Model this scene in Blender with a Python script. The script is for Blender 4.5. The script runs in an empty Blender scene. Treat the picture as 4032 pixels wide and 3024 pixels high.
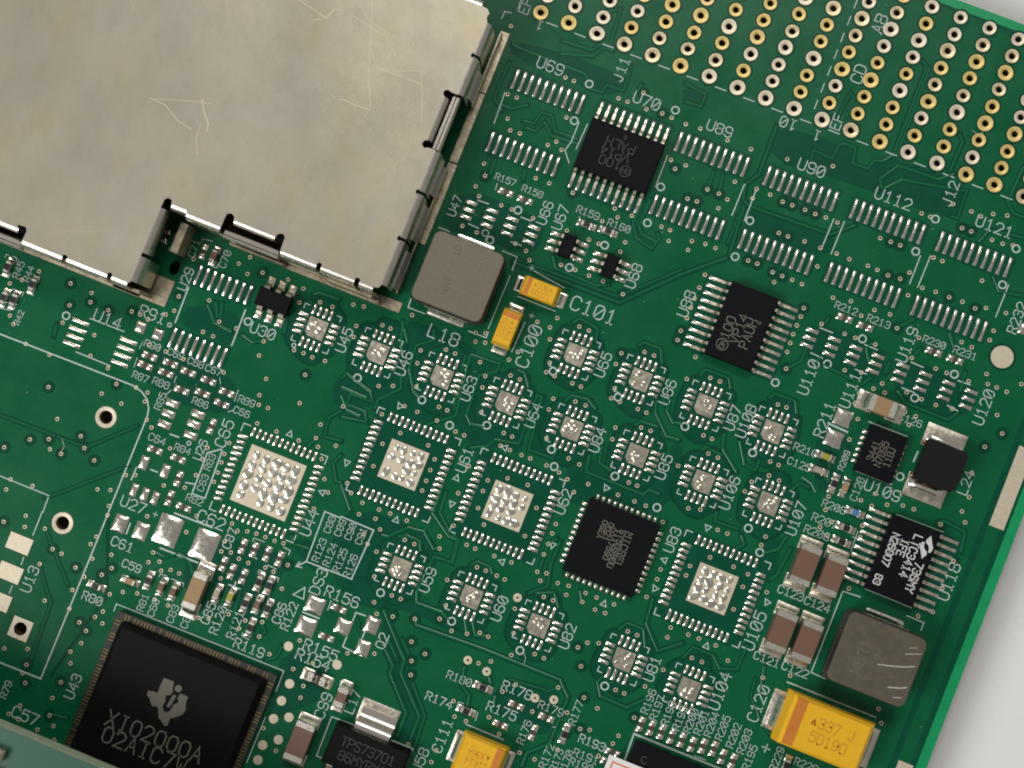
import bpy, bmesh, math, random
from mathutils import Vector, Matrix
from mathutils.geometry import delaunay_2d_cdt
random.seed(7)
S = bpy.context.scene
COL = S.collection
S.unit_settings.scale_length = 0.001            # 1 unit = 1 millimetre

# ---------------------------------------------------------------- camera
cd = bpy.data.cameras.new('camera')
cd.sensor_width = 360.0
cd.lens = 540.65
cd.clip_start = 1.0
cd.clip_end = 3000.0
co = bpy.data.objects.new('camera', cd)
COL.objects.link(co)
co.matrix_world = Matrix(((0.92806743, -0.36771638, 0.05895338, 7.44419), (0.3701103, 0.9282747, -0.03639312, -4.59545),
                          (-0.04134259, 0.05559452, 0.99759713, 125.96914), (0, 0, 0, 1)))
cd.dof.use_dof = True
cd.dof.focus_distance = 125.4
cd.dof.aperture_fstop = 0.26
S.camera = co
# ---------------------------------------------------------------- world, lamps, exposure
W = bpy.data.worlds.new('World'); S.world = W; W.use_nodes = True
bg = W.node_tree.nodes['Background']
bg.inputs[0].default_value = (1.0, 0.985, 0.955, 1); bg.inputs[1].default_value = 0.19
def area(name, loc, target, sx, sy, power, color):
    l = bpy.data.lights.new(name, 'AREA'); l.shape = 'RECTANGLE'; l.size = sx; l.size_y = sy; l.energy = power; l.color = color
    o = bpy.data.objects.new(name, l); COL.objects.link(o); o.location = loc
    o.rotation_euler = (Vector(target) - Vector(loc)).to_track_quat('-Z', 'Y').to_euler()
    return o
area('window_light', (-230, -230, 310), (0, 0, 0), 230, 190, 1080000, (1.0, 0.985, 0.96))
area('ceiling_lamp', (-50, 250, 380), (0, 0, 0), 150, 110, 620000, (1.0, 0.975, 0.93))
S.view_settings.view_transform = 'Standard'; S.view_settings.look = 'None'
S.view_settings.exposure = 0.18; S.view_settings.gamma = 1.0
S.view_settings.use_curve_mapping = False
S.cycles.filter_width = 1.9                        # slight lens softness

# board positions in millimetres, board centre = origin, x along the long silkscreen rows, y up the board
vias=[(-11.11,27.66),(-5.29,25.27),(-4.54,25.25),(-9.25,22.22),(-8.44,22.24),(-8.49,20.32),(-7.93,19.5),(-7.08,19.55),(-4.58,19.49),(-4.01,20.01),(-3.36,19.52),(-8.93,16.13),(-8.46,15.21),(-4.48,16.55),(-3.28,16.56),(-1.18,16.53),(2.52,16.57),(-8.87,14.11),(-8.29,13.45),(-6.3,13.42),(-5.36,13.42),(-3.45,13.37),(-8.66,10.64),(-7.36,10.57),(-3.98,22.19),(1.18,26.4),(-0.56,25.23),(0.237,25.23),(1.92,25.22),(3.26,25.36),(4.12,25.31),(5.35,22.01),(5.93,21.44),(4.05,16.53),(3.0,15.98),(1.95,15.23),(6.65,16.56),(7.4,16.55),(7.63,15.68),(1.49,13.4),(2.36,13.37),(4.34,14.28),(-0.48,13.43),(-4.05,10.88),(-2.99,10.63),(4.26,13.39),(5.39,25.22),(6.64,25.32),(9.07,25.2),(11.13,25.22),(6.64,22.03),(14.2,25.52),(17.87,26.32),(10.88,22.22),(12.76,22.31),(13.96,22.27),(12.73,21.47),(15.12,22.1),(15.95,22.11),(9.02,20.81),(10.02,20.83),(7.79,19.5),(8.58,19.57),(10.85,20.63),(10.43,19.68),(17.06,22.14),(17.96,22.12),(18.86,22.16),(19.89,22.12),(9.4,16.36),(10.51,16.54),(11.4,16.53),(9.37,15.57),(15.76,19.58),(16.55,19.58),(17.96,19.69),(19.36,19.66),(20.75,19.71),(25.97,25.3),(26.73,25.3),(28.06,26.95),(29.65,26.92),(30.51,26.82),(31.37,27.36),(32.47,27.65),(23.58,22.18),(24.48,22.21),(25.3,22.22),(29.44,25.36),(30.23,25.38),(32.04,25.34),(32.94,25.35),(33.76,25.53),(-40.22,-5.8),(-42.14,-7.64),(-41.3,-7.0),(-37.36,-5.77),(-35.39,-5.85),(-35.18,-6.6),(-36.73,-7.49),(-41.09,-10.14),(-40.53,-10.68),(-36.71,-9.05),(-33.82,-9.02),(-33.53,-6.68),(-31.65,-6.05),(-30.89,-6.02),(-28.9,-5.24),(-30.13,-6.17),(-38.92,-11.82),(-36.71,-11.92),(-33.47,-10.74),(-31.71,-11.15),(-35.75,-14.44),(-30.54,-12.1),(-28.9,-11.76),(-31.38,-13.29),(-29.52,-13.45),(-27.76,-12.56),(-27.03,-13.91),(-34.04,-16.62),(-27.84,-11.79),(-26.42,-14.35),(-28.5,-0.094),(-24.14,1.78),(-24.82,0.93),(-23.81,0.4),(-22.68,0.97),(-20.48,1.21),(-19.0,0.98),(-18.89,-0.22),(-28.46,-3.43),(-28.36,-4.68),(-25.96,-2.81),(-24.5,-4.13),(-22.96,-4.14),(-25.44,-5.42),(-24.52,-5.45),(-20.43,-4.29),(-20.34,-5.52),(-19.06,-7.1),(-16.17,-5.59),(-17.79,-4.03),(-16.97,-3.98),(-16.16,-4.03),(-15.07,-3.92),(-17.28,0.44),(-16.18,0.46),(-19.07,-8.55),(-15.71,-7.92),(-18.81,-9.31),(-18.01,-9.27),(-13.44,-8.92),(-18.35,-10.78),(-16.61,-10.8),(-14.62,-10.8),(-13.37,-10.1),(-12.93,-10.7),(-11.59,-10.07),(-19.9,-13.13),(-19.94,-14.12),(-19.89,-14.85),(-19.87,-15.74),(-19.87,-16.56),(-31.65,-17.2),(-34.05,-18.42),(-35.52,-19.04),(-37.28,-20.44),(-33.64,-19.16),(-32.62,-19.17),(-30.99,-18.0),(-29.83,-18.64),(-35.75,-22.68),(-33.83,-22.5),(-35.76,-23.59),(-28.66,-20.74),(-27.63,-20.39),(-26.9,-18.77),(-26.17,-18.48),(-27.24,-21.65),(-24.32,-15.37),(-21.48,-16.61),(-21.44,-14.17),(-21.47,-15.2),(-23.64,-18.39),(-21.95,-17.9),(-11.45,-12.95),(-10.75,-13.86),(-11.34,-15.54),(-12.28,-11.51),(-22.56,-7.91),(-26.1,-8.11),(-27.72,-8.09),(-29.21,-8.06),(-14.64,1.27),(-13.76,1.44),(-13.74,-0.271),(-13.61,-1.21),(-11.75,0.58),(-11.02,0.57),(-9.77,2.26),(-4.33,2.83),(-3.57,3.09),(-4.08,2.14),(-3.3,2.35),(-8.02,-0.197),(-7.88,-1.28),(-7.23,-3.1),(-6.09,0.64),(-5.28,0.61),(-10.15,-4.2),(-9.06,-3.76),(-3.1,0.71),(-2.28,-0.201),(-2.15,-1.16),(-4.88,-3.96),(-4.14,-3.97),(-12.26,-6.85),(-9.04,-6.26),(-7.55,-4.95),(-6.39,-5.0),(-4.62,-5.07),(-2.86,-5.34),(-2.08,-5.36),(-7.04,-7.13),(-4.53,-7.22),(-8.07,-8.49),(-8.09,-10.48),(-3.61,-8.08),(-3.61,-9.03),(-3.6,-9.98),(-3.6,-10.84),(-9.56,-12.56),(-8.97,-13.19),(-7.8,-13.6),(-6.32,-13.6),(-0.36,0.6),(0.47,0.59),(-1.48,-3.09),(0.87,-3.98),(1.62,-4.0),(1.02,-5.05),(1.85,-5.09),(2.89,-5.12),(3.66,-5.12),(-0.96,1.77),(-0.52,2.63),(0.042,5.52),(1.19,5.48),(1.46,6.41),(1.55,4.57),(2.24,2.75),(2.26,1.94),(3.02,1.9),(3.4,6.43),(4.25,6.41),(4.59,1.88),(5.34,1.88),(3.61,0.13),(3.59,-0.83),(4.28,-3.08),(5.37,0.58),(6.26,0.59),(6.57,-3.96),(7.56,-4.08),(5.1,-5.15),(6.27,-5.3),(7.1,-5.57),(8.82,-5.3),(-0.78,-7.58),(-0.78,-9.94),(1.04,-9.02),(1.19,-10.46),(1.09,-8.06),(2.52,-7.31),(4.26,-7.2),(7.98,-6.35),(7.41,5.65),(7.32,4.66),(7.96,2.77),(8.0,1.91),(8.75,1.9),(9.13,6.44),(9.96,6.46),(10.34,1.89),(11.09,1.87),(9.2,-0.195),(9.31,-1.17),(11.14,0.58),(11.96,0.62),(11.85,-3.96),(12.57,-3.95),(1.37,10.66),(0.135,10.62),(2.59,10.63),(3.84,10.63),(5.74,10.22),(-2.44,10.03),(11.4,-5.22),(12.84,-5.22),(13.82,-5.2),(11.29,8.35),(11.25,9.15),(15.08,-1.21),(5.62,-8.68),(21.87,19.66),(23.46,19.7),(24.3,19.66),(25.25,19.56),(26.28,19.65),(26.8,20.41),(19.67,18.15),(16.46,16.38),(17.3,16.37),(18.17,16.37),(16.87,15.66),(19.03,16.33),(15.04,16.57),(14.26,16.54),(11.41,14.16),(11.36,13.01),(11.32,12.04),(11.32,11.22),(11.34,10.3),(19.88,14.55),(19.9,13.81),(19.87,13.02),(19.86,12.24),(19.89,11.49),(19.92,10.71),(13.15,7.58),(21.78,16.22),(23.23,16.48),(25.26,16.51),(26.55,16.63),(24.43,15.68),(27.48,15.78),(23.72,13.8),(21.69,13.87),(24.65,13.82),(26.33,13.9),(24.79,11.03),(26.1,11.34),(27.99,11.12),(27.49,10.48),(28.44,10.49),(26.55,9.74),(26.53,8.84),(27.2,7.7),(27.17,5.9),(20.33,9.4),(28.16,22.26),(28.93,22.26),(28.21,19.61),(29.33,19.7),(30.49,19.69),(31.62,19.73),(32.76,19.6),(33.56,19.95),(27.35,18.62),(35.2,20.15),(32.48,21.92),(34.79,18.43),(34.77,17.61),(32.72,16.63),(33.63,16.53),(29.4,15.7),(29.46,13.96),(31.56,13.85),(32.5,13.84),(34.38,13.86),(35.52,14.94),(35.89,14.21),(36.65,14.22),(37.52,14.18),(38.39,15.2),(32.62,11.09),(33.96,11.29),(31.39,11.1),(30.08,11.19),(37.47,12.14),(38.38,10.89),(37.47,9.36),(31.45,9.62),(30.51,9.65),(31.18,8.77),(37.25,7.02),(37.76,5.11),(14.9,6.44),(15.73,6.45),(13.15,5.65),(20.78,6.42),(21.51,6.46),(16.08,1.86),(16.83,1.85),(16.99,0.63),(17.83,0.6),(21.88,1.88),(22.61,1.86),(22.2,0.78),(23.1,0.7),(21.08,-0.212),(20.84,-1.14),(17.1,-4.12),(18.05,-3.85),(31.88,2.1),(33.07,2.51),(33.98,2.56),(30.76,1.55),(30.66,2.58),(29.79,1.66),(37.63,3.82),(27.26,0.98),(27.42,-0.125),(-34.93,-26.13),(-33.4,-24.99),(-33.12,-25.87),(-31.5,-25.36),(-30.25,-26.68),(-29.41,-26.75),(-30.78,-28.22),(-29.24,-30.84),(-30.86,-35.7),(-29.02,-35.02),(-28.62,-36.24),(-28.13,-37.65),(-28.64,-37.0),(-27.07,-22.39),(-27.25,-24.38),(-27.46,-25.12),(-26.86,-26.17),(-25.51,-25.28),(-25.07,-26.28),(-25.63,-27.1),(-26.91,-27.79),(-27.42,-29.16),(-27.07,-30.68),(-24.4,-28.32),(-23.46,-27.74),(-27.89,-27.37),(-25.07,-32.9),(-25.86,-31.39),(-25.08,-31.82),(-24.82,-30.49),(-24.38,-29.84),(-24.04,-30.75),(-25.63,-33.88),(-25.26,-34.75),(-25.41,-36.48),(-25.57,-37.93),(-25.23,-39.32),(-24.61,-40.0),(-25.73,-40.77),(-24.11,-41.03),(-27.83,-39.52),(-28.44,-40.49),(-27.51,-40.61),(-22.41,-24.69),(-21.57,-24.31),(-20.46,-24.58),(-21.17,-24.94),(-19.69,-24.59),(-22.36,-23.81),(-20.44,-21.24),(-23.95,-21.24),(-20.14,-19.69),(-22.3,-27.4),(-19.55,-27.35),(-20.77,-27.32),(-16.83,-27.34),(-16.03,-27.08),(-16.52,-19.56),(-17.17,-19.18),(-15.76,-19.3),(-14.99,-19.19),(-14.19,-19.18),(-13.36,-19.18),(-12.61,-19.09),(-11.61,-20.6),(-13.25,-21.48),(-12.49,-21.55),(-17.18,-20.75),(-17.13,-21.62),(-16.36,-21.4),(-15.54,-21.63),(-14.7,-21.66),(-16.35,-23.68),(-11.32,-22.57),(-14.62,-26.14),(-13.38,-26.89),(-13.15,-26.1),(-11.8,-25.69),(-11.59,-26.88),(-10.26,-27.89),(-8.37,-25.92),(-8.0,-28.26),(-6.7,-29.22),(-6.56,-30.18),(-6.82,-34.92),(-8.45,-33.6),(-6.68,-27.23),(-7.71,-14.57),(-6.31,-14.4),(-5.34,-13.56),(-3.86,-13.58),(-5.63,-15.07),(-6.75,-15.93),(-6.15,-16.56),(-5.23,-16.87),(-4.63,-18.8),(-3.43,-15.1),(-2.58,-15.13),(-0.88,-13.78),(-0.51,-14.7),(-2.72,-19.69),(-1.94,-19.69),(-3.31,-21.55),(-2.02,-21.26),(-3.86,-20.76),(-0.257,-20.76),(1.62,-20.0),(2.89,-20.53),(4.14,-20.27),(5.08,-19.8),(5.84,-19.85),(0.171,-22.57),(1.57,-23.08),(0.76,-24.02),(1.12,-25.08),(-2.28,-24.61),(-4.34,-25.41),(2.14,-11.54),(-0.143,-12.54),(1.44,-13.59),(2.2,-13.62),(3.87,-13.59),(5.59,-11.15),(5.36,-13.56),(4.64,-15.01),(5.37,-15.04),(2.9,-14.97),(3.67,-14.96),(1.02,-16.83),(1.68,-18.8),(7.57,-9.31),(7.6,-11.04),(7.58,-10.12),(7.58,-11.97),(7.6,-13.47),(8.34,-13.31),(8.1,-14.05),(9.48,-13.7),(10.38,-13.58),(10.48,-14.33),(11.9,-14.37),(11.88,-13.61),(12.84,-13.6),(13.09,-14.56),(13.95,-14.52),(14.36,-13.59),(8.84,-15.17),(9.65,-15.15),(7.01,-16.94),(7.65,-18.81),(8.14,-20.52),(9.86,-19.73),(10.68,-19.76),(5.9,-22.13),(6.78,-21.62),(12.91,-17.92),(13.49,-17.28),(14.35,-16.97),(13.7,-19.24),(12.62,-21.52),(9.34,-22.6),(8.55,-23.52),(16.19,-15.2),(17.0,-15.2),(17.0,-19.94),(17.74,-19.95),(19.1,-18.8),(14.86,-21.49),(16.18,-21.88),(19.21,-21.46),(18.57,-23.28),(18.37,-24.03),(15.49,-23.93),(16.24,-23.72),(14.03,-23.12),(11.39,-24.1),(8.3,-25.85),(6.68,-26.85),(5.69,-26.85),(5.14,-25.73),(9.56,-26.81),(11.65,-27.56),(12.98,-27.59),(5.31,-29.94),(5.29,-30.96),(3.01,-30.35),(16.58,-12.05),(16.85,-10.4),(16.83,-9.56),(19.29,-13.61),(19.33,-14.45),(19.98,-17.0),(15.58,-5.93),(14.4,-26.18),(17.67,-25.38),(19.94,-4.86),(20.78,-4.85),(23.73,-3.94),(23.66,-4.7),(20.18,-7.15),(22.22,-7.16),(23.51,-7.29),(23.5,-8.39),(18.93,-8.42),(18.91,-9.24),(25.44,-8.08),(23.46,-10.35),(20.82,-13.62),(21.72,-13.59),(23.19,-13.6),(24.53,-14.36),(22.64,-15.25),(21.77,-15.25),(27.63,-14.58),(29.6,-13.61),(36.4,2.21),(38.17,3.09),(27.52,-1.58),(30.64,-0.206),(28.3,-2.04),(30.8,-1.15),(30.81,-2.64),(31.44,-5.33),(38.42,-0.161),(38.33,-4.59),(37.37,-5.34),(37.1,-13.42),(37.7,-14.4),(28.24,-0.86),(38.37,-2.52)]
halos=[(-37.36,-5.77),(-35.18,-6.6),(-36.73,-7.49),(-33.53,-6.68),(-31.65,-6.05),(-35.75,-14.44),(-31.65,-17.2),(-35.52,-19.04),(-37.28,-20.44),(-34.05,-18.42),(-32.62,-19.17),(-30.99,-18.0),(-29.83,-18.64),(-16.17,-5.59),(-28.46,-3.43),(-30.54,-12.1),(-22.68,0.97),(-27.89,-27.37),(-25.63,-27.1),(-25.86,-31.39),(-28.62,-36.24),(-28.13,-37.65),(-25.41,-36.48),(-30.25,-26.68),(-34.93,-26.13),(-25.07,-26.28),(-25.08,-31.82),(-25.23,-39.32),(-11.61,-20.6),(0.171,-22.57),(1.57,-23.08),(0.76,-24.02),(1.12,-25.08),(-2.02,-21.26),(-0.257,-20.76),(1.62,-20.0),(12.91,-17.92),(13.7,-19.24),(14.86,-21.49),(19.21,-21.46),(8.81,-15.18),(15.49,-23.93),(5.93,21.44),(-1.18,16.53),(-8.46,15.21),(-8.66,10.64),(1.18,26.4),(3.26,25.36),(9.02,20.81),(10.02,20.83),(7.79,19.5),(8.58,19.57),(15.76,19.58),(16.55,19.58),(15.12,22.1),(15.95,22.11),(17.06,22.14),(17.96,22.12),(24.48,22.21),(25.3,22.22),(29.44,25.36),(30.23,25.38),(15.04,16.57),(14.26,16.54),(16.46,16.38),(17.3,16.37),(25.25,19.56),(26.28,19.65),(30.49,19.69),(32.76,19.6),(19.88,14.55),(38.38,10.89),(37.47,9.36),(20.33,9.4),(27.48,15.78),(11.29,8.35),(11.25,9.15),(5.74,10.22),(7.41,5.65),(36.4,2.21),(38.42,-0.161)]
T=[('U69',-6.81,25.7,0,0.95),('U70',1.7,25.86,0,0.95),('J11',-1.23,27.57,90,0.85),('R157',-6.76,15.53,0,0.55),('R158',-4.31,15.42,0,0.55),('U47',-9.88,11.96,90,0.72),('U66',-2.7,14.14,90,0.82),('U67',-1.37,14.25,90,0.85),('R159',0.62,15.44,0,0.6),('R160',3.38,15.35,0,0.6),('EF',-10.6,29.67,90,0.85),('1',-8.94,28.56,180,0.8),('U89',8.13,25.87,0,0.9),('U90',16.31,25.54,0,0.95),('U112',23.42,25.58,0,0.95),('J12',27.56,27.67,90,0.85),('U121',31.84,26.41,0,0.95),('10',13.18,28.32,180,0.9),('1',15.72,28.22,180,0.85),('EF',16.86,29.88,90,0.85),('AB',17.16,38.75,90,1.0),('CD',17.07,34.23,90,1.0),('R45',-41.89,-6.32,90,0.6),('R44',-40.97,-6.31,90,0.55),('R42',-40.3,-10.01,90,0.5),('U14',-33.28,-7.38,0,1.0),('R91',-29.92,-5.64,0,0.95),('U29',-28.46,-1.88,90,0.8),('C71',-28.8,0.75,90,0.62),('C70',-26.05,0.86,90,0.62),('C17',-30.49,0.51,90,0.6),('R90',-28.94,-8.02,0,0.58),('C69',-26.86,-7.96,0,0.58),('C68',-25.02,-8.02,0,0.58),('C67',-23.41,-8.04,0,0.58),('R87',-28.87,-10.8,0,0.58),('R88',-27.08,-10.66,0,0.6),('R85',-26.57,-12.05,90,0.6),('R86',-23.4,-10.95,0,0.58),('R89',-19.86,-9.41,0,0.6),('C66',-19.91,-10.39,0,0.58),('C65',-20.58,-12.55,90,0.95),('C64',-25.61,-15.06,0,0.62),('R84',-23.31,-15.04,0,0.58),('U26',-21.92,-14.53,90,0.7),('R83',-20.8,-15.17,90,0.58),('C63',-20.7,-16.98,90,0.58),('R82',-20.8,-18.53,0,0.6),('U27',-25.39,-20.8,0,0.9),('U30',-20.81,-3.53,0,0.9),('U45',-14.23,-1.73,90,0.85),('U46',-8.93,-1.7,90,0.85),('L18',-6.7,1.65,0,1.1),('U63',-3.17,-1.67,90,0.85),('U64',2.59,-1.74,90,0.85),('C100',0.136,3.39,90,1.1),('C101',3.99,8.1,0,1.2),('U65',6.37,4.22,90,0.85),('U86',12.09,4.08,90,0.85),('U84',8.2,-1.68,90,0.85),('U85',14.03,-1.73,90,0.85),('U61',-1.29,-7.22,90,0.85),('U62',7.48,-7.39,90,0.85),('U68',6.02,11.94,90,0.85),('U88',10.87,11.38,90,0.9),('R212',23.09,15.79,0,0.58),('R213',25.91,15.74,0,0.6),('U110',22.27,9.42,90,0.9),('U111',25.78,9.66,90,0.9),('U119',28.73,14.82,90,0.9),('R230',30.69,15.8,0,0.58),('R231',33.31,15.89,0,0.6),('U120',36.25,12.33,90,0.9),('R232',36.14,20.11,90,0.8),('U87',17.78,4.06,90,0.85),('U108',18.86,4.21,90,0.85),('R211',24.73,6.68,90,0.9),('C126',31.16,9.17,0,0.6),('R210',24.18,3.79,0,0.6),('C125',24.13,2.53,0,0.6),('R209',27.37,4.16,90,0.5),('C128',29.18,2.39,90,0.6),('U109',31.12,3.03,0,0.92),('L24',37.1,6.09,90,0.8),('U106',19.76,-1.71,90,0.85),('U107',25.49,-1.65,90,0.85),('R208',27.97,0.36,0,0.6),('C61',-24.98,-24.15,0,0.8),('C62',-18.88,-19.55,0,1.0),('C59',-23.58,-25.5,0,0.68),('R80',-25.6,-29.18,0,0.72),('R81',-21.58,-27.9,90,0.6),('C60',-20.61,-27.98,90,0.6),('C83',-18.93,-27.84,90,0.62),('C84',-17.69,-27.82,90,0.62),('C85',-16.22,-26.69,90,0.75),('R120',-15.24,-26.9,90,0.72),('R121',-13.79,-26.72,90,0.72),('C86',-10.78,-24.49,90,0.72),('R122',-9.92,-24.41,90,0.72),('R119',-12.01,-28.03,0,0.8),('C87',-16.89,-20.36,90,0.72),('U44',-11.26,-16.74,90,0.9),('U13',-31.06,-29.67,90,0.9),('U43',-24.33,-36.41,90,0.85),('C57',-27.1,-40.11,0,0.95),('R79',-29.42,-38.74,90,0.6),('DS3',-8.74,-20.89,90,0.9),('R155',-6.46,-25.99,0,0.9),('R154',-6.75,-26.96,0,0.9),('C99',-4.59,-30.08,90,0.88),('R156',-6.46,-21.34,0,0.9),('R123',-9.65,-18.49,90,0.6),('C88',-9.65,-16.25,90,0.58),('R124',-8.69,-18.51,90,0.6),('C89',-8.74,-16.17,90,0.58),('R125',-7.74,-18.62,90,0.6),('C90',-7.84,-16.14,90,0.58),('R126',-6.79,-18.73,90,0.6),('C91',-6.89,-16.16,90,0.58),('U59',-0.47,-17.43,90,0.85),('U60',5.84,-17.39,90,0.85),('U82',11.79,-17.4,90,0.85),('U83',16.83,-6.98,90,0.85),('U81',19.12,-17.25,90,0.85),('Q2',-2.08,-23.41,90,0.8),('R180',4.91,-23.88,0,0.65),('R178',9.62,-22.98,0,0.78),('R174',4.04,-26.11,0,0.7),('R175',9.08,-25.0,0,0.78),('R179',12.72,-23.32,0,0.65),('R177',14.69,-22.86,90,0.62),('R176',11.38,-25.87,90,0.6),('C111',5.34,-28.66,90,0.85),('L17',-2.46,-28.88,90,0.78),('U58',4.42,-31.18,90,0.85),('R193',16.79,-24.6,0,0.68),('R191',16.74,-25.82,0,0.65),('R172',13.77,-26.97,90,0.62),('R173',14.63,-26.95,90,0.55),('R170',15.4,-26.84,90,0.6),('R190',16.64,-26.6,0,0.6),('U104',24.81,-16.88,90,0.95),('U105',25.64,-11.34,90,0.98),('U118',38.66,-1.83,90,0.95),('C123',27.25,-7.42,0,0.66),('C124',29.56,-7.49,0,0.66),('C121',27.39,-13.1,0,0.66),('C122',29.81,-13.02,0,0.68),('C120',28.03,-16.64,90,0.92),('R207',27.69,-0.99,0,0.65),('R206',27.46,-2.11,0,0.65),('R196',19.8,-19.8,90,0.62),('R197',20.63,-20.02,90,0.62),('R198',21.64,-20.09,90,0.6),('R199',22.63,-20.1,90,0.6),('R200',23.52,-19.95,90,0.6),('R201',24.34,-19.76,90,0.62),('R204',25.17,-19.61,90,0.62),('R205',26.11,-19.52,90,0.62),('R202',27.13,-19.76,90,0.62),('R203',28.1,-19.87,90,0.62),('R195',28.96,-20.9,90,0.62),('R229',31.01,-20.2,90,0.6),('+',29.9,-19.73,90,1.0),('R228',33.35,-19.78,0,0.6),('+',-23.38,-20.85,0,0.6),('+',-2.04,9.49,0,0.6),('+',-0.58,5.81,0,0.6)]
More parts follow.
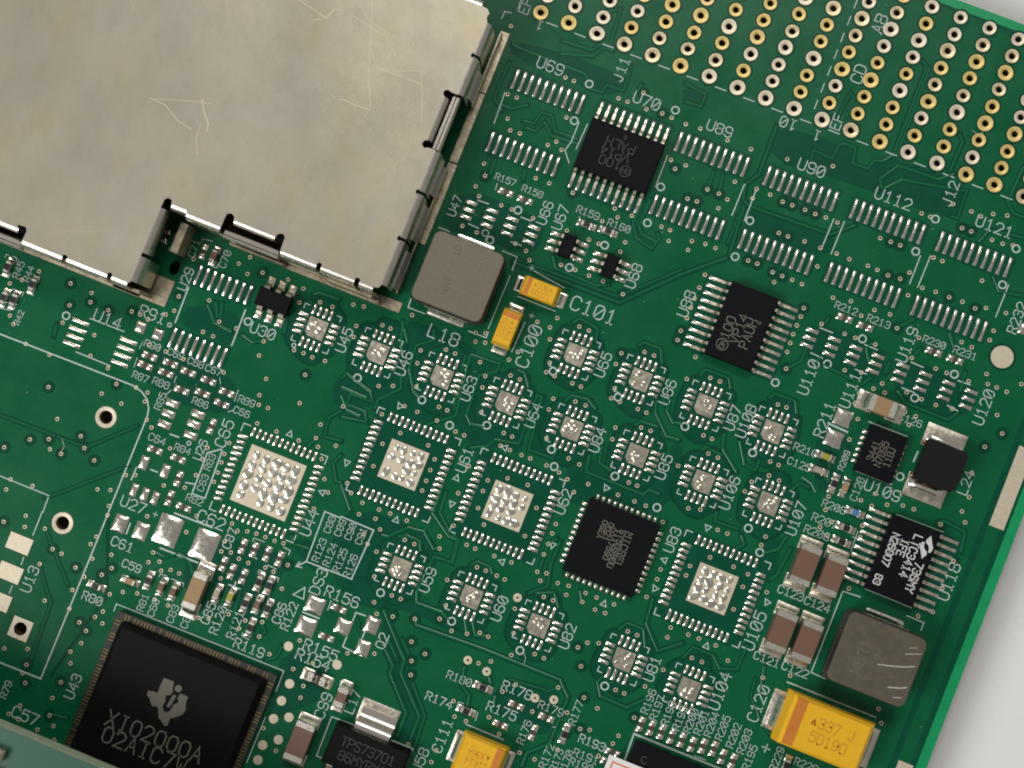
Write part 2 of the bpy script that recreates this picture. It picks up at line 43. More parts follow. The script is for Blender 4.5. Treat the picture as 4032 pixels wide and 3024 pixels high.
SL=[([(-9.52,22.28),(-9.4,19.56)],0.1),([(-2.87,22.16),(-2.87,20.43),(-3.08,19.58),(-2.4,18.74)],0.1),([(-2.16,22.29),(-2.27,20.04)],0.1),([(4.94,22.22),(4.98,19.48)],0.1),([(11.69,22.3),(11.67,19.55)],0.1),([(12.74,22.1),(12.78,19.5)],0.1),([(19.5,22.27),(19.45,19.83)],0.1),([(20.38,22.38),(20.34,19.52)],0.1),([(27.12,22.0),(27.13,19.55)],0.1),([(27.88,22.29),(27.84,19.52)],0.1),([(34.57,22.34),(34.54,19.55)],0.1),([(-27.99,-2.46),(-27.91,-5.54)],0.13),([(-22.83,-2.43),(-22.78,-5.56)],0.13),([(-34.69,-7.87),(-31.61,-7.83)],0.1),([(-34.71,-10.88),(-31.6,-10.9)],0.1),([(-41.29,-11.86),(-35.38,-11.78),(-29.24,-11.7),(-28.31,-11.91),(-27.64,-12.34),(-27.23,-13.0),(-27.1,-13.64),(-27.08,-22.12)],0.13),([(-27.07,-22.39),(-27.07,-36.84),(-30.75,-36.9)],0.13),([(-36.7,-22.75),(-32.24,-22.73),(-32.18,-24.16)],0.1),([(-32.24,-24.18),(-32.22,-26.23)],0.1),([(-32.23,-28.22),(-32.19,-28.82)],0.1),([(-32.22,-30.75),(-32.21,-31.36)],0.1),([(-8.85,2.74),(-10.32,2.72),(-10.37,3.43)],0.1),([(-10.43,9.78),(-10.38,9.83),(-9.49,9.81)],0.1),([(-4.78,9.92),(-3.5,9.9),(-3.46,8.73)],0.1),([(-3.46,8.24),(-3.5,3.52)],0.07),([(-4.92,2.74),(-4.4,2.74)],0.1),([(-4.14,2.75),(-3.39,2.75),(-3.39,3.24)],0.1),([(32.53,-5.63),(31.07,-5.72),(31.06,-12.74),(32.26,-12.79)],0.1),([(36.53,-5.64),(37.99,-5.66),(37.98,-6.28)],0.1),([(29.57,-14.17),(37.12,-14.14)],0.12),([(32.66,-4.86),(36.64,-4.91)],0.08),([(-1.75,9.33),(1.08,8.93)],0.08),([(-2.22,6.89),(1.07,6.88)],0.08),([(-0.89,5.11),(-1.0,2.47)],0.08),([(-9.0,-15.29),(-6.1,-15.33),(-6.31,-19.71)],0.12),([(-9.0,-15.42),(-10.41,-15.41),(-10.29,-19.76),(-6.28,-19.7)],0.12),([(-10.29,-19.76),(-10.92,-20.43)],0.12),([(-10.8,-20.01),(-10.92,-20.43),(-10.46,-20.36)],0.1),([(-23.58,-28.84),(-23.55,-29.44)],0.1),([(-23.58,-28.84),(-8.65,-28.7),(-8.62,-30.44)],0.09),([(-8.64,-32.74),(-8.68,-36.66)],0.08),([(-9.0,-23.68),(-7.59,-23.66)],0.14),([(-4.11,-22.03),(-4.93,-22.08),(-4.93,-22.78)],0.12),([(-4.9,-24.25),(-4.91,-25.05),(-4.03,-25.11)],0.12),([(-3.68,-23.3),(-3.68,-23.76)],0.12),([(-3.93,-28.04),(-3.99,-27.65),(-3.28,-27.54)],0.1),([(-3.57,-34.0),(-3.62,-30.64),(-1.63,-30.57)],0.1),([(1.6,-30.56),(3.5,-30.52),(3.5,-32.04)],0.1),([(-3.61,-34.02),(-3.18,-34.03)],0.1),([(-10.29,-22.66),(-9.35,-22.7),(-9.59,-21.77)],0.1),([(-10.29,-22.66),(-9.59,-21.77)],0.1),([(-7.16,-22.75),(-7.19,-21.97)],0.08),([(-21.91,-20.15),(-18.62,-20.09)],0.15),([(-21.91,-23.25),(-18.62,-23.2)],0.15),([(-14.91,-25.83),(-14.43,-25.83)],0.06),([(-15.54,-23.9),(-14.52,-23.88)],0.12),([(-15.08,-23.48),(-15.03,-23.89)],0.12),([(-12.41,-21.86),(-11.88,-21.88),(-11.88,-22.19)],0.08),([(-14.88,-21.05),(-14.16,-21.08)],0.08),([(-12.47,-19.38),(-11.86,-19.41),(-11.86,-19.8)],0.08),([(-15.05,-19.87),(-15.04,-19.59),(-14.1,-19.57)],0.07),([(-13.15,-21.22),(-12.38,-21.26)],0.08),([(-21.16,-25.45),(-21.1,-25.2),(-20.55,-25.17)],0.07),([(-20.13,-25.24),(-19.03,-25.19),(-19.0,-25.45)],0.07),([(-20.02,-26.95),(-19.61,-26.98)],0.07),([(-12.97,-27.08),(-12.92,-27.37),(-12.27,-27.42)],0.07),([(-13.65,-22.12),(-13.64,-21.85),(-13.13,-21.84)],0.07),([(-25.04,-22.33),(-25.02,-23.21)],0.13),([(-24.74,-14.28),(-23.99,-14.25)],0.13),([(-25.12,-17.58),(-24.57,-17.57)],0.13),([(-26.32,-17.88),(-26.34,-18.96)],0.12),([(-20.22,-13.78),(-21.29,-14.55),(-21.2,-18.14),(-20.04,-18.09),(-20.22,-13.78)],0.13),([(-22.02,-17.49),(-21.32,-17.34)],0.12),([(-8.26,13.1),(-7.34,13.13)],0.1),([(-8.25,11.0),(-7.34,10.95)],0.1),([(-4.41,13.09),(-3.52,13.1)],0.1),([(-4.42,10.88),(-3.54,10.9)],0.1),([(-7.29,14.97),(-7.22,14.45)],0.07),([(0.083,14.88),(0.165,14.16)],0.07),([(21.68,13.53),(22.76,13.52)],0.1),([(21.73,11.34),(22.75,11.28)],0.1),([(25.55,13.57),(26.62,13.54)],0.1),([(25.58,11.41),(26.52,11.38)],0.1),([(29.53,13.61),(30.58,13.57)],0.1),([(29.59,11.38),(30.64,11.39)],0.1),([(33.58,13.59),(34.57,13.62)],0.1),([(33.49,11.4),(34.4,11.29)],0.1),([(25.13,6.5),(26.77,6.41)],0.16),([(28.11,7.83),(31.37,7.85)],0.1),([(28.58,3.73),(31.6,3.77)],0.1),([(32.62,7.01),(32.59,6.16)],0.13),([(24.75,1.63),(25.56,1.42),(26.12,0.93)],0.05),([(26.6,-4.2),(26.58,-5.35)],0.1),([(26.76,-9.76),(26.78,-11.02)],0.1),([(32.84,1.65),(36.85,1.72)],0.06),([(30.46,-0.77),(30.52,-2.49)],0.06),([(30.22,-1.34),(30.68,-1.35)],0.06),([(19.7,-22.66),(28.5,-22.64)],0.16),([(19.65,-22.68),(19.73,-24.79)],0.14),([(24.81,-22.48),(25.74,-22.43)],0.07),([(6.8,-27.07),(10.04,-27.08)],0.1),([(5.58,-26.22),(5.55,-25.63),(5.94,-25.61)],0.07),([(7.38,-26.5),(7.32,-25.85)],0.07),([(13.66,-24.48),(13.39,-24.65)],0.06),([(-12.08,27.99),(-12.05,28.62),(-11.52,28.69)],0.1),([(-11.1,29.2),(-11.16,30.02)],0.1),([(-43.37,-5.78),(-43.35,-5.51),(-43.15,-5.5)],0.07),([(-42.77,-5.45),(-42.39,-5.46),(-42.36,-5.78)],0.07),([(-43.21,-7.28),(-42.45,-7.25),(-42.41,-6.93)],0.06),([(-41.73,-7.99),(-40.74,-7.93),(-40.77,-8.28)],0.07),([(-40.58,-7.84),(-39.87,-7.85)],0.06),([(-42.12,-9.87),(-41.24,-9.72)],0.07),([(-30.88,-6.71),(-30.76,-7.36)],0.06),([(-29.87,-8.66),(-29.82,-8.09)],0.06),([(-29.7,-10.25),(-29.75,-9.45)],0.06),([(-26.08,-10.2),(-26.1,-9.65)],0.06),([(-22.43,-8.89),(-22.69,-8.44)],0.06),([(-20.82,-9.77),(-20.86,-8.82)],0.08),([(-20.96,-10.78),(-20.65,-10.52)],0.08),([(-26.35,-11.41),(-26.08,-10.89)],0.08),([(-28.42,1.53),(-28.38,1.75),(-27.58,1.86)],0.07),([(-26.77,-0.112),(-26.4,-0.072),(-26.42,0.232)],0.07),([(-30.68,1.38),(-30.73,1.18),(-30.32,1.37)],0.07)]
C=[(-3.26,25.47,0.31,0.11),(4.17,25.99,0.31,0.11),(-3.28,22.16,0.31,0.11),(5.38,19.61,0.31,0.11),(-4.86,13.53,0.31,0.11),(-6.1,10.37,0.31,0.11),(5.45,16.43,0.31,0.11),(2.87,13.43,0.31,0.11),(13.19,19.66,0.31,0.11),(27.17,25.27,0.31,0.11),(26.64,22.2,0.31,0.11),(34.09,25.36,0.31,0.11),(-36.66,-8.4,0.31,0.11),(-22.27,-3.25,0.31,0.11),(-28.27,-5.92,0.17,0.08),(-23.02,-14.39,0.17,0.08),(-17.96,-3.68,0.17,0.08),(-12.04,-4.23,0.31,0.11),(-6.4,-3.95,0.31,0.11),(-0.66,-3.92,0.31,0.11),(-3.5,-5.04,0.31,0.11),(2.75,2.21,0.31,0.11),(5.72,-5.01,0.31,0.11),(8.47,2.19,0.31,0.11),(4.99,-3.78,0.31,0.11),(10.61,-3.9,0.31,0.11),(14.71,-5.01,0.31,0.11),(0.84,10.66,0.31,0.11),(34.12,22.2,0.31,0.11),(25.2,13.94,0.31,0.11),(23.3,10.98,0.31,0.11),(19.93,8.02,0.31,0.11),(33.11,13.96,0.31,0.11),(30.84,10.99,0.31,0.11),(20.29,2.01,0.31,0.11),(32.02,4.6,0.31,0.11),(13.15,16.45,0.31,0.11),(14.42,1.98,0.31,0.11),(-3.66,-19.84,0.31,0.11),(2.6,-19.8,0.31,0.11),(8.64,-19.91,0.31,0.11),(16.07,-19.99,0.31,0.11),(23.76,-5.3,0.31,0.11),(22.19,-3.82,0.31,0.11),(-6.67,10.79,0.28,0.06)]
TRI=[(-15.51,-10.54),(-11.26,-14.03),(-10.23,-11.07),(-7.95,-5.04),(-1.37,-8.79),(1.33,-5.07),(-0.94,-11.0),(10.26,-5.0),(-4.7,-13.82),(4.57,-13.78),(7.96,-11.05),(16.91,-11.11),(13.57,-13.8),(16.78,-8.74),(19.12,-5.05),(25.71,-8.77),(22.5,-13.88)]
TR=[([(-10.5,26.29),(-9.9,26.18),(-5.68,26.13),(-3.89,26.13),(-2.94,25.11),(-2.01,25.19),(-1.89,25.93),(-0.39,25.96),(-0.56,28.11)],0.14,0.42),([(-6.42,26.96),(-3.84,27.75),(-3.27,28.73),(-2.46,28.77)],0.14,0.42),([(-6.71,28.03),(-4.15,28.18),(-3.48,28.93),(-2.44,29.05)],0.14,0.42),([(-7.2,20.62),(-6.3,20.76),(-6.09,21.81),(-5.16,21.89),(-4.45,20.78),(-2.46,20.79)],0.14,0.42),([(-6.87,20.12),(-5.94,20.2),(-5.51,21.2),(-4.6,20.31),(-2.32,20.43)],0.14,0.42),([(-9.44,21.21),(-8.54,21.21),(-7.35,22.02)],0.14,0.42),([(-10.12,24.84),(-10.19,22.58),(-10.17,21.48),(-9.18,20.75)],0.14,0.42),([(-8.75,16.9),(-8.53,15.32)],0.14,0.42),([(-8.18,16.84),(-8.12,15.48)],0.14,0.42),([(-5.58,16.88),(-5.36,16.0)],0.14,0.42),([(4.45,18.17),(4.33,16.06),(5.03,14.96),(6.54,14.59),(6.84,15.54),(6.54,15.97)],0.14,0.42),([(4.92,18.36),(4.94,15.89),(5.41,15.39),(6.7,15.21)],0.14,0.42),([(0.68,26.37),(0.82,27.05)],0.14,0.42),([(-4.37,31.51),(-3.15,32.26),(-2.84,29.04)],0.14,0.42),([(22.12,28.97),(22.02,36.83),(21.49,37.11)],0.12,0.5),([(22.41,29.08),(22.28,36.79)],0.12,0.3),([(26.87,29.31),(26.97,32.02),(26.51,32.53)],0.12,0.5),([(16.77,30.12),(17.04,32.56),(17.48,32.18)],0.12,0.45),([(17.42,30.51),(17.46,32.17)],0.12,0.3),([(16.02,26.12),(15.88,27.0),(17.6,26.9),(17.7,28.21),(18.16,28.43),(19.07,28.4),(19.29,27.12),(20.59,27.18),(20.82,27.98),(21.54,28.2),(22.12,28.97)],0.14,0.42),([(22.23,26.04),(21.83,26.74),(22.83,28.33),(26.27,28.43),(27.29,29.27)],0.14,0.42),([(22.46,26.14),(23.51,27.32),(28.74,28.34),(28.81,25.98),(28.28,25.97)],0.14,0.42),([(12.39,27.8),(12.47,24.46),(12.5,23.51),(11.8,22.42),(12.03,21.13),(12.71,20.78),(19.74,21.0),(21.34,22.44)],0.12,0.5),([(12.31,20.69),(12.66,16.32)],0.12,0.5),([(12.17,19.68),(12.18,17.22)],0.1,0.4),([(4.14,28.4),(6.01,28.16),(6.03,27.06),(4.71,26.96)],0.14,0.42),([(9.02,20.81),(9.0,22.42)],0.14,0.42),([(10.02,20.83),(9.72,22.56)],0.14,0.42),([(31.95,28.91),(32.82,28.02),(33.79,27.99)],0.14,0.42),([(32.11,28.84),(32.31,31.91)],0.14,0.42),([(31.13,24.77),(31.58,26.04),(34.37,26.45)],0.14,0.42),([(-3.68,9.37),(5.71,9.45),(9.68,13.58)],0.12,0.55),([(9.68,13.58),(12.59,16.16)],0.12,0.55),([(-3.54,9.7),(5.4,9.89),(9.54,13.94)],0.1,0.4),([(-0.79,11.05),(-0.175,10.19),(3.41,10.09),(4.45,10.57)],0.12,0.4),([(-13.26,-4.78),(-13.02,-4.2),(-10.6,-4.89),(-10.11,-5.59),(-12.07,-5.68),(-12.06,-6.56),(-10.39,-6.59),(-9.97,-7.31),(-12.07,-7.73)],0.14,0.42),([(-13.0,-5.43),(-10.76,-5.5)],0.14,0.42),([(-12.76,-6.02),(-11.81,-7.01),(-10.67,-7.11)],0.14,0.42),([(-10.3,1.54),(-9.72,-0.43),(-9.35,-0.83)],0.14,0.42),([(-7.69,1.88),(-7.33,0.99),(-8.53,0.041),(-8.35,-1.94),(-7.28,-3.57),(-6.53,-3.89)],0.14,0.42),([(-4.1,0.97),(-3.33,-4.12),(-5.22,-5.62),(-5.15,-6.14)],0.14,0.42),([(-4.45,0.83),(-3.63,-3.77)],0.1,0.3),([(-4.04,0.99),(-1.51,1.17),(-1.56,0.44),(-2.77,-0.284),(-2.55,-3.75),(-1.91,-4.31),(-0.76,-4.1)],0.14,0.42),([(-8.8,-2.53),(-8.38,-3.74),(-9.77,-5.24),(-9.78,-6.07)],0.14,0.42),([(5.4,-3.51),(5.36,-4.44),(3.28,-4.49),(2.69,-0.102),(2.26,-0.065),(2.34,-4.36),(0.38,-4.76),(0.008,-5.52),(-1.3,-6.18)],0.14,0.42),([(11.49,3.19),(11.74,2.2),(13.36,0.67),(14.4,0.75)],0.14,0.42),([(8.07,-3.06),(8.29,-4.46),(13.34,-4.45),(13.54,-3.92),(14.5,-3.95)],0.14,0.42),([(8.73,-1.98),(9.0,-3.37),(10.18,-3.6)],0.14,0.42),([(2.77,6.55),(3.24,7.08),(4.84,6.82),(5.14,5.71)],0.14,0.42),([(8.52,6.78),(8.78,7.15),(10.26,7.19),(10.84,6.06)],0.14,0.42),([(4.57,0.3),(4.87,0.9),(6.28,1.12),(7.15,0.65)],0.14,0.42),([(10.58,0.52),(10.91,1.06),(12.38,1.1)],0.14,0.42),([(12.35,3.93),(12.57,2.67),(13.41,1.91),(14.18,2.08)],0.14,0.42),([(-0.02,1.21),(0.66,1.21),(1.38,0.267)],0.14,0.42),([(-9.26,-13.64),(-8.47,-14.55)],0.14,0.42),([(-1.73,-10.22),(-1.59,-11.92)],0.14,0.42),([(-2.17,-10.13),(-2.06,-12.11)],0.14,0.42),([(-9.99,-12.84),(-9.26,-13.64)],0.14,0.42),([(-9.28,0.02),(-9.94,0.99)],0.14,0.42),([(-2.18,-12.16),(-0.135,-13.51),(0.55,-13.57),(0.78,-15.37),(-0.7,-15.5),(-0.94,-18.63),(-0.59,-19.5),(1.57,-19.44),(2.47,-19.82)],0.14,0.42),([(-1.59,-11.92),(-0.32,-13.04),(0.72,-13.44),(0.94,-15.51)],0.1,0.3),([(-0.236,-20.71),(0.091,-21.19),(5.56,-20.93),(12.57,-20.91),(13.66,-21.94),(13.64,-25.95),(12.2,-27.41),(12.24,-28.52)],0.13,0.5),([(-5.36,-15.47),(-4.84,-15.39),(-3.59,-14.08),(-2.16,-13.91),(-0.94,-14.91),(-0.47,-14.7)],0.14,0.42),([(-2.91,-21.03),(0.182,-24.15),(0.286,-25.22),(3.01,-27.9),(3.06,-30.01)],0.12,0.6),([(-1.59,-23.94),(-0.54,-24.9),(-0.49,-25.62),(1.91,-28.08),(1.97,-30.08)],0.12,0.6),([(-1.57,-23.18),(-0.31,-24.44)],0.1,0.5),([(-0.66,-22.63),(0.38,-23.6)],0.1,0.4),([(1.46,-25.58),(3.45,-27.72),(3.57,-30.35)],0.1,0.4),([(-4.82,-22.36),(-4.35,-22.82),(-4.3,-23.17),(-3.75,-23.6)],0.1,0.35),([(15.68,-19.25),(15.4,-19.9),(16.06,-20.9),(18.36,-20.94),(19.67,-19.5)],0.13,0.5),([(15.47,-15.31),(15.87,-14.62),(17.32,-14.57),(17.99,-15.91)],0.14,0.42),([(17.11,-11.97),(17.32,-14.03),(19.0,-15.76),(20.65,-14.43)],0.13,0.5),([(7.7,-13.4),(7.59,-11.08),(8.11,-10.34)],0.14,0.42),([(7.53,-15.36),(8.84,-14.22),(8.38,-12.39),(8.44,-10.48)],0.12,0.45),([(8.14,-15.18),(9.49,-14.5),(10.3,-15.52)],0.14,0.42),([(4.95,-22.79),(5.27,-24.27),(6.18,-24.84),(6.37,-25.83)],0.12,0.45),([(8.15,-24.04),(8.32,-24.78)],0.14,0.42),([(7.14,-22.84),(7.48,-23.37)],0.14,0.42),([(8.58,-22.39),(11.97,-22.09),(12.57,-21.58)],0.1,0.3),([(13.75,-25.91),(12.17,-27.35)],0.14,0.42),([(4.14,-19.08),(4.84,-20.15),(5.8,-19.83)],0.14,0.42),([(3.51,-19.2),(4.13,-20.23)],0.14,0.42),([(11.86,-14.35),(11.42,-13.59)],0.14,0.42),([(2.35,-14.95),(2.72,-14.52),(3.96,-14.57),(4.27,-14.99)],0.14,0.42),([(-4.02,-15.06),(-3.47,-14.71),(-2.23,-14.75),(-1.89,-15.43)],0.14,0.42),([(-38.67,-18.09),(-30.87,-17.88),(-27.58,-14.68)],0.1,0.42),([(-32.58,-23.03),(-32.03,-22.67),(-27.03,-18.03)],0.1,0.42),([(-31.46,-25.38),(-27.95,-28.9)],0.1,0.42),([(-30.81,-28.27),(-28.68,-30.82),(-28.43,-35.76)],0.1,0.42),([(-26.99,-22.5),(-24.63,-28.51),(-26.4,-36.29)],0.0,0.25),([(-25.99,-3.13),(-24.86,-4.34),(-23.25,-4.53)],0.14,0.42),([(-25.38,-2.75),(-24.77,-3.89)],0.14,0.42),([(-24.9,-2.56),(-24.53,-3.79)],0.14,0.42),([(-22.31,-4.44),(-21.23,-4.7),(-20.58,-4.24)],0.14,0.42),([(-12.28,-7.2),(-13.02,-8.18),(-12.8,-9.73),(-11.33,-9.56)],0.14,0.42),([(-10.9,-10.62),(-11.28,-11.45),(-10.47,-12.76),(-10.04,-12.73)],0.14,0.42),([(-13.98,-11.57),(-13.35,-10.09)],0.14,0.42),([(-19.13,-3.04),(-19.42,-1.64)],0.14,0.42),([(-18.07,0.82),(-17.52,1.18),(-15.89,1.26)],0.14,0.42),([(-37.12,-9.31),(-36.97,-10.36)],0.14,0.42),([(-22.29,-23.75),(-21.43,-23.82),(-20.33,-23.1),(-19.26,-23.35),(-18.63,-24.19)],0.14,0.42),([(-15.57,-23.91),(-15.41,-26.97)],0.14,0.42),([(-14.48,-23.88),(-13.99,-27.75)],0.14,0.42),([(-12.24,-18.22),(-11.71,-18.83),(-10.51,-18.75)],0.14,0.42),([(-11.98,-25.59),(-11.25,-26.37),(-11.81,-27.01)],0.14,0.42),([(-9.52,-26.89),(-9.66,-27.9),(-10.39,-28.46)],0.14,0.42),([(-23.73,-39.01),(-25.18,-39.19)],0.14,0.42),([(22.93,10.84),(26.48,10.46),(26.98,11.22)],0.14,0.42),([(29.36,11.08),(30.24,10.35),(33.97,10.32),(34.55,11.23)],0.13,0.45),([(20.43,9.51),(21.27,10.45),(21.25,11.53)],0.14,0.42),([(28.47,12.22),(28.04,11.24)],0.14,0.42),([(26.42,12.35),(25.78,13.32),(26.06,13.97)],0.14,0.42),([(21.92,13.97),(22.08,14.58)],0.14,0.42),([(29.38,13.66),(29.83,14.92)],0.14,0.42),([(34.08,12.82),(33.84,14.48)],0.14,0.42),([(27.92,12.95),(27.89,11.99)],0.14,0.42),([(22.4,10.63),(22.6,11.52)],0.14,0.42),([(17.6,2.63),(17.94,1.41),(19.67,0.075)],0.14,0.42),([(18.99,2.51),(20.02,0.89),(21.01,0.75),(21.04,1.7)],0.14,0.42),([(19.92,6.66),(20.25,7.2),(21.98,7.21),(22.46,6.32)],0.14,0.42),([(16.36,0.65),(16.61,1.02),(18.12,0.94)],0.14,0.42),([(13.99,6.35),(14.3,6.95),(16.3,6.99),(16.74,6.22)],0.14,0.42),([(27.39,15.72),(28.51,16.97)],0.14,0.42),([(31.57,16.96),(32.37,15.92)],0.14,0.42),([(33.15,22.59),(34.06,21.6),(36.06,21.98)],0.14,0.42),([(24.26,0.292),(24.73,1.15),(25.56,1.08)],0.14,0.42),([(26.81,1.98),(26.18,4.29)],0.14,0.42),([(21.08,-15.53),(21.57,-14.39),(23.31,-14.42),(24.16,-15.21),(25.44,-14.76),(25.53,-12.59)],0.14,0.42),([(19.34,-3.55),(19.49,-4.29),(21.46,-4.18)],0.14,0.42),([(24.03,-5.3),(25.05,-4.49),(25.33,-3.16)],0.14,0.42),([(27.09,-14.89),(27.28,-16.41),(28.64,-17.85),(29.73,-18.6)],0.1,0.35),([(25.26,-7.08),(25.7,-6.5),(25.97,-4.12)],0.14,0.42),([(36.12,2.23),(36.65,2.58),(38.45,2.36),(38.68,0.72)],0.14,0.42),([(27.88,-15.9),(27.42,-13.69)],0.14,0.42),([(21.87,-4.55),(22.37,-5.16),(21.81,-5.78)],0.14,0.42)]
DK=[[(12.25,27.82),(15.75,28.21),(17.5,28.2),(19.0,28.51),(19.83,27.05),(20.86,27.18),(20.93,28.03),(21.92,28.96),(22.96,28.68),(25.01,28.93),(26.68,28.76),(28.81,28.77),(28.99,25.84),(26.05,25.51),(22.57,25.52),(18.56,25.46),(12.85,24.88)],[(-10.8,26.52),(-6.75,27.11),(-2.65,27.16),(-0.129,27.03),(-0.225,25.88),(-2.39,24.77),(-3.75,25.08),(-10.15,25.24)],[(-10.31,9.78),(-10.46,12.22),(-9.27,13.37),(-6.98,13.85),(-2.3,13.47),(-2.02,11.38),(-3.04,10.17),(-6.93,10.28)],[(3.95,28.19),(6.32,28.41),(6.36,26.91),(4.56,26.63)],[(-10.4,1.78),(-7.85,1.95),(-3.75,1.65),(-3.8,1.09),(-1.32,1.38),(-1.32,0.017),(-2.1,-0.43),(-1.58,-3.09),(2.75,-3.68),(2.72,-5.32),(0.58,-5.09),(-0.217,-6.5),(-3.8,-4.38),(-5.88,-6.02),(-8.91,-5.32),(-12.83,-7.56),(-14.0,-5.0),(-11.58,-2.81),(-9.25,-1.07)],[(2.4,0.264),(3.09,0.261),(5.38,-3.45),(5.09,-4.79),(3.17,-4.74)],[(7.44,-3.18),(10.56,-3.56),(13.62,-3.42),(14.22,1.96),(16.78,-4.57),(8.49,-7.89),(6.45,-5.47)],[(-9.18,-18.22),(-8.43,-13.98),(-1.92,-13.82),(-0.46,-14.72),(-0.162,-17.17),(-0.73,-19.16),(1.87,-19.19),(5.7,-19.26),(6.12,-20.3),(3.04,-20.74),(-0.82,-20.27),(-3.17,-21.22),(-6.49,-21.48)],[(8.3,-22.37),(12.8,-21.48),(13.19,-23.47),(13.31,-25.82),(9.89,-25.34),(8.2,-25.5),(7.99,-23.97)],[(-2.96,-20.73),(0.42,-24.36),(3.33,-27.88),(3.07,-30.26),(2.0,-30.29),(1.88,-28.33),(-0.9,-25.16),(-2.28,-23.42)],[(20.66,13.74),(27.22,14.43),(27.93,11.19),(26.93,10.66),(21.96,10.73),(20.79,11.35)],[(28.39,13.81),(35.24,13.95),(35.58,11.66),(33.73,10.26),(30.15,10.59),(28.66,11.35)],[(24.36,6.26),(27.47,6.15),(27.99,3.4),(26.75,0.75),(25.43,2.1)],[(-18.29,-20.65),(-11.95,-19.6),(-11.66,-21.66),(-12.17,-26.47),(-16.1,-26.98),(-18.98,-25.69),(-19.61,-23.5)],[(-30.12,-8.21),(-22.29,-7.88),(-20.54,-9.1),(-20.77,-11.26),(-26.02,-11.69),(-29.72,-10.54)],[(-27.43,-3.55),(-22.59,-2.75),(-22.71,-5.84),(-24.78,-5.55),(-27.7,-5.6)],[(-12.24,-18.22),(-8.78,-17.92),(-8.71,-20.47),(-11.1,-19.67)],[(-9.48,-27.01),(-5.45,-26.46),(-4.67,-29.38),(-6.9,-31.63),(-8.55,-33.64),(-8.64,-30.72)],[(23.54,-2.67),(24.56,-2.54),(25.68,-6.11),(25.21,-6.97),(23.84,-6.18)],[(12.78,20.88),(19.79,20.88),(20.58,20.23),(19.68,19.08),(13.01,16.46),(12.75,19.91)]]
QFN=[(-16.76,-1.7),(-11.27,-1.69),(-5.59,-1.63),(0.151,-1.61),(3.93,4.14),(9.62,4.17),(5.88,-1.65),(11.62,-1.67),(15.34,4.17),(21.15,4.18),(17.41,-1.7),(22.97,-1.37),(-2.92,-17.43),(3.34,-17.41),(9.27,-17.51),(16.69,-17.46),(22.43,-17.69)]
QFN44=[(-5.83,-9.45),(3.35,-9.42),(21.27,-9.45)]
U44=(-15.64,-14.96)
TSS=[(-6.22,20.84),(8.3,20.87),(16.09,20.83),(23.64,20.86),(31.1,20.88)]
TS16=(-25.37,-4.01)
SC6=[(-7.75,12.08,1.88),(-4.04,12.05,1.92),(22.17,12.43,1.92),(25.95,12.43,1.92),(30.01,12.47,1.94),(33.93,12.49,1.91)]
PP=[(-15.63,-20.57,'v'),(-14.64,-20.49,'v'),(-13.52,-20.39,'v'),(-12.42,-20.38,'v'),(-16.58,-22.52,'v'),(-15.7,-22.83,'v'),(-14.66,-22.84,'v'),(19.9,-21.78,'v'),(20.79,-21.76,'v'),(21.67,-21.74,'v'),(22.55,-21.74,'v'),(23.42,-21.71,'v'),(24.32,-21.73,'v'),(25.17,-21.52,'v'),(26.04,-21.39,'v'),(26.92,-21.72,'v'),(27.81,-21.73,'v'),(18.64,-24.73,'u'),(18.59,-25.58,'u'),(-6.37,14.57,'u'),(-4.64,14.53,'u'),(23.26,15.01,'u'),(25.04,14.96,'u'),(30.93,15.08,'u'),(32.75,15.09,'u'),(-28.85,-8.92,'u'),(-26.99,-8.84,'u'),(-25.31,-8.96,'u'),(-23.48,-9.0,'u'),(-28.9,-9.8,'u'),(-27.04,-9.73,'u'),(-25.26,-10.56,'u'),(-23.56,-10.14,'u'),(-21.69,-9.34,'u'),(-21.73,-10.37,'u'),(-25.44,-15.96,'u'),(-23.38,-15.9,'u'),(-21.43,-19.44,'u'),(-6.36,-22.33,'u'),(-6.44,-24.87,'u'),(9.97,-24.13,'u'),(12.61,-24.13,'u'),(9.37,-26.06,'u'),(-21.78,-12.41,'v'),(-22.7,-17.44,'v'),(-22.78,-19.18,'v'),(12.08,-25.66,'v'),(-27.97,0.8,'v'),(-31.39,0.89,'v')]
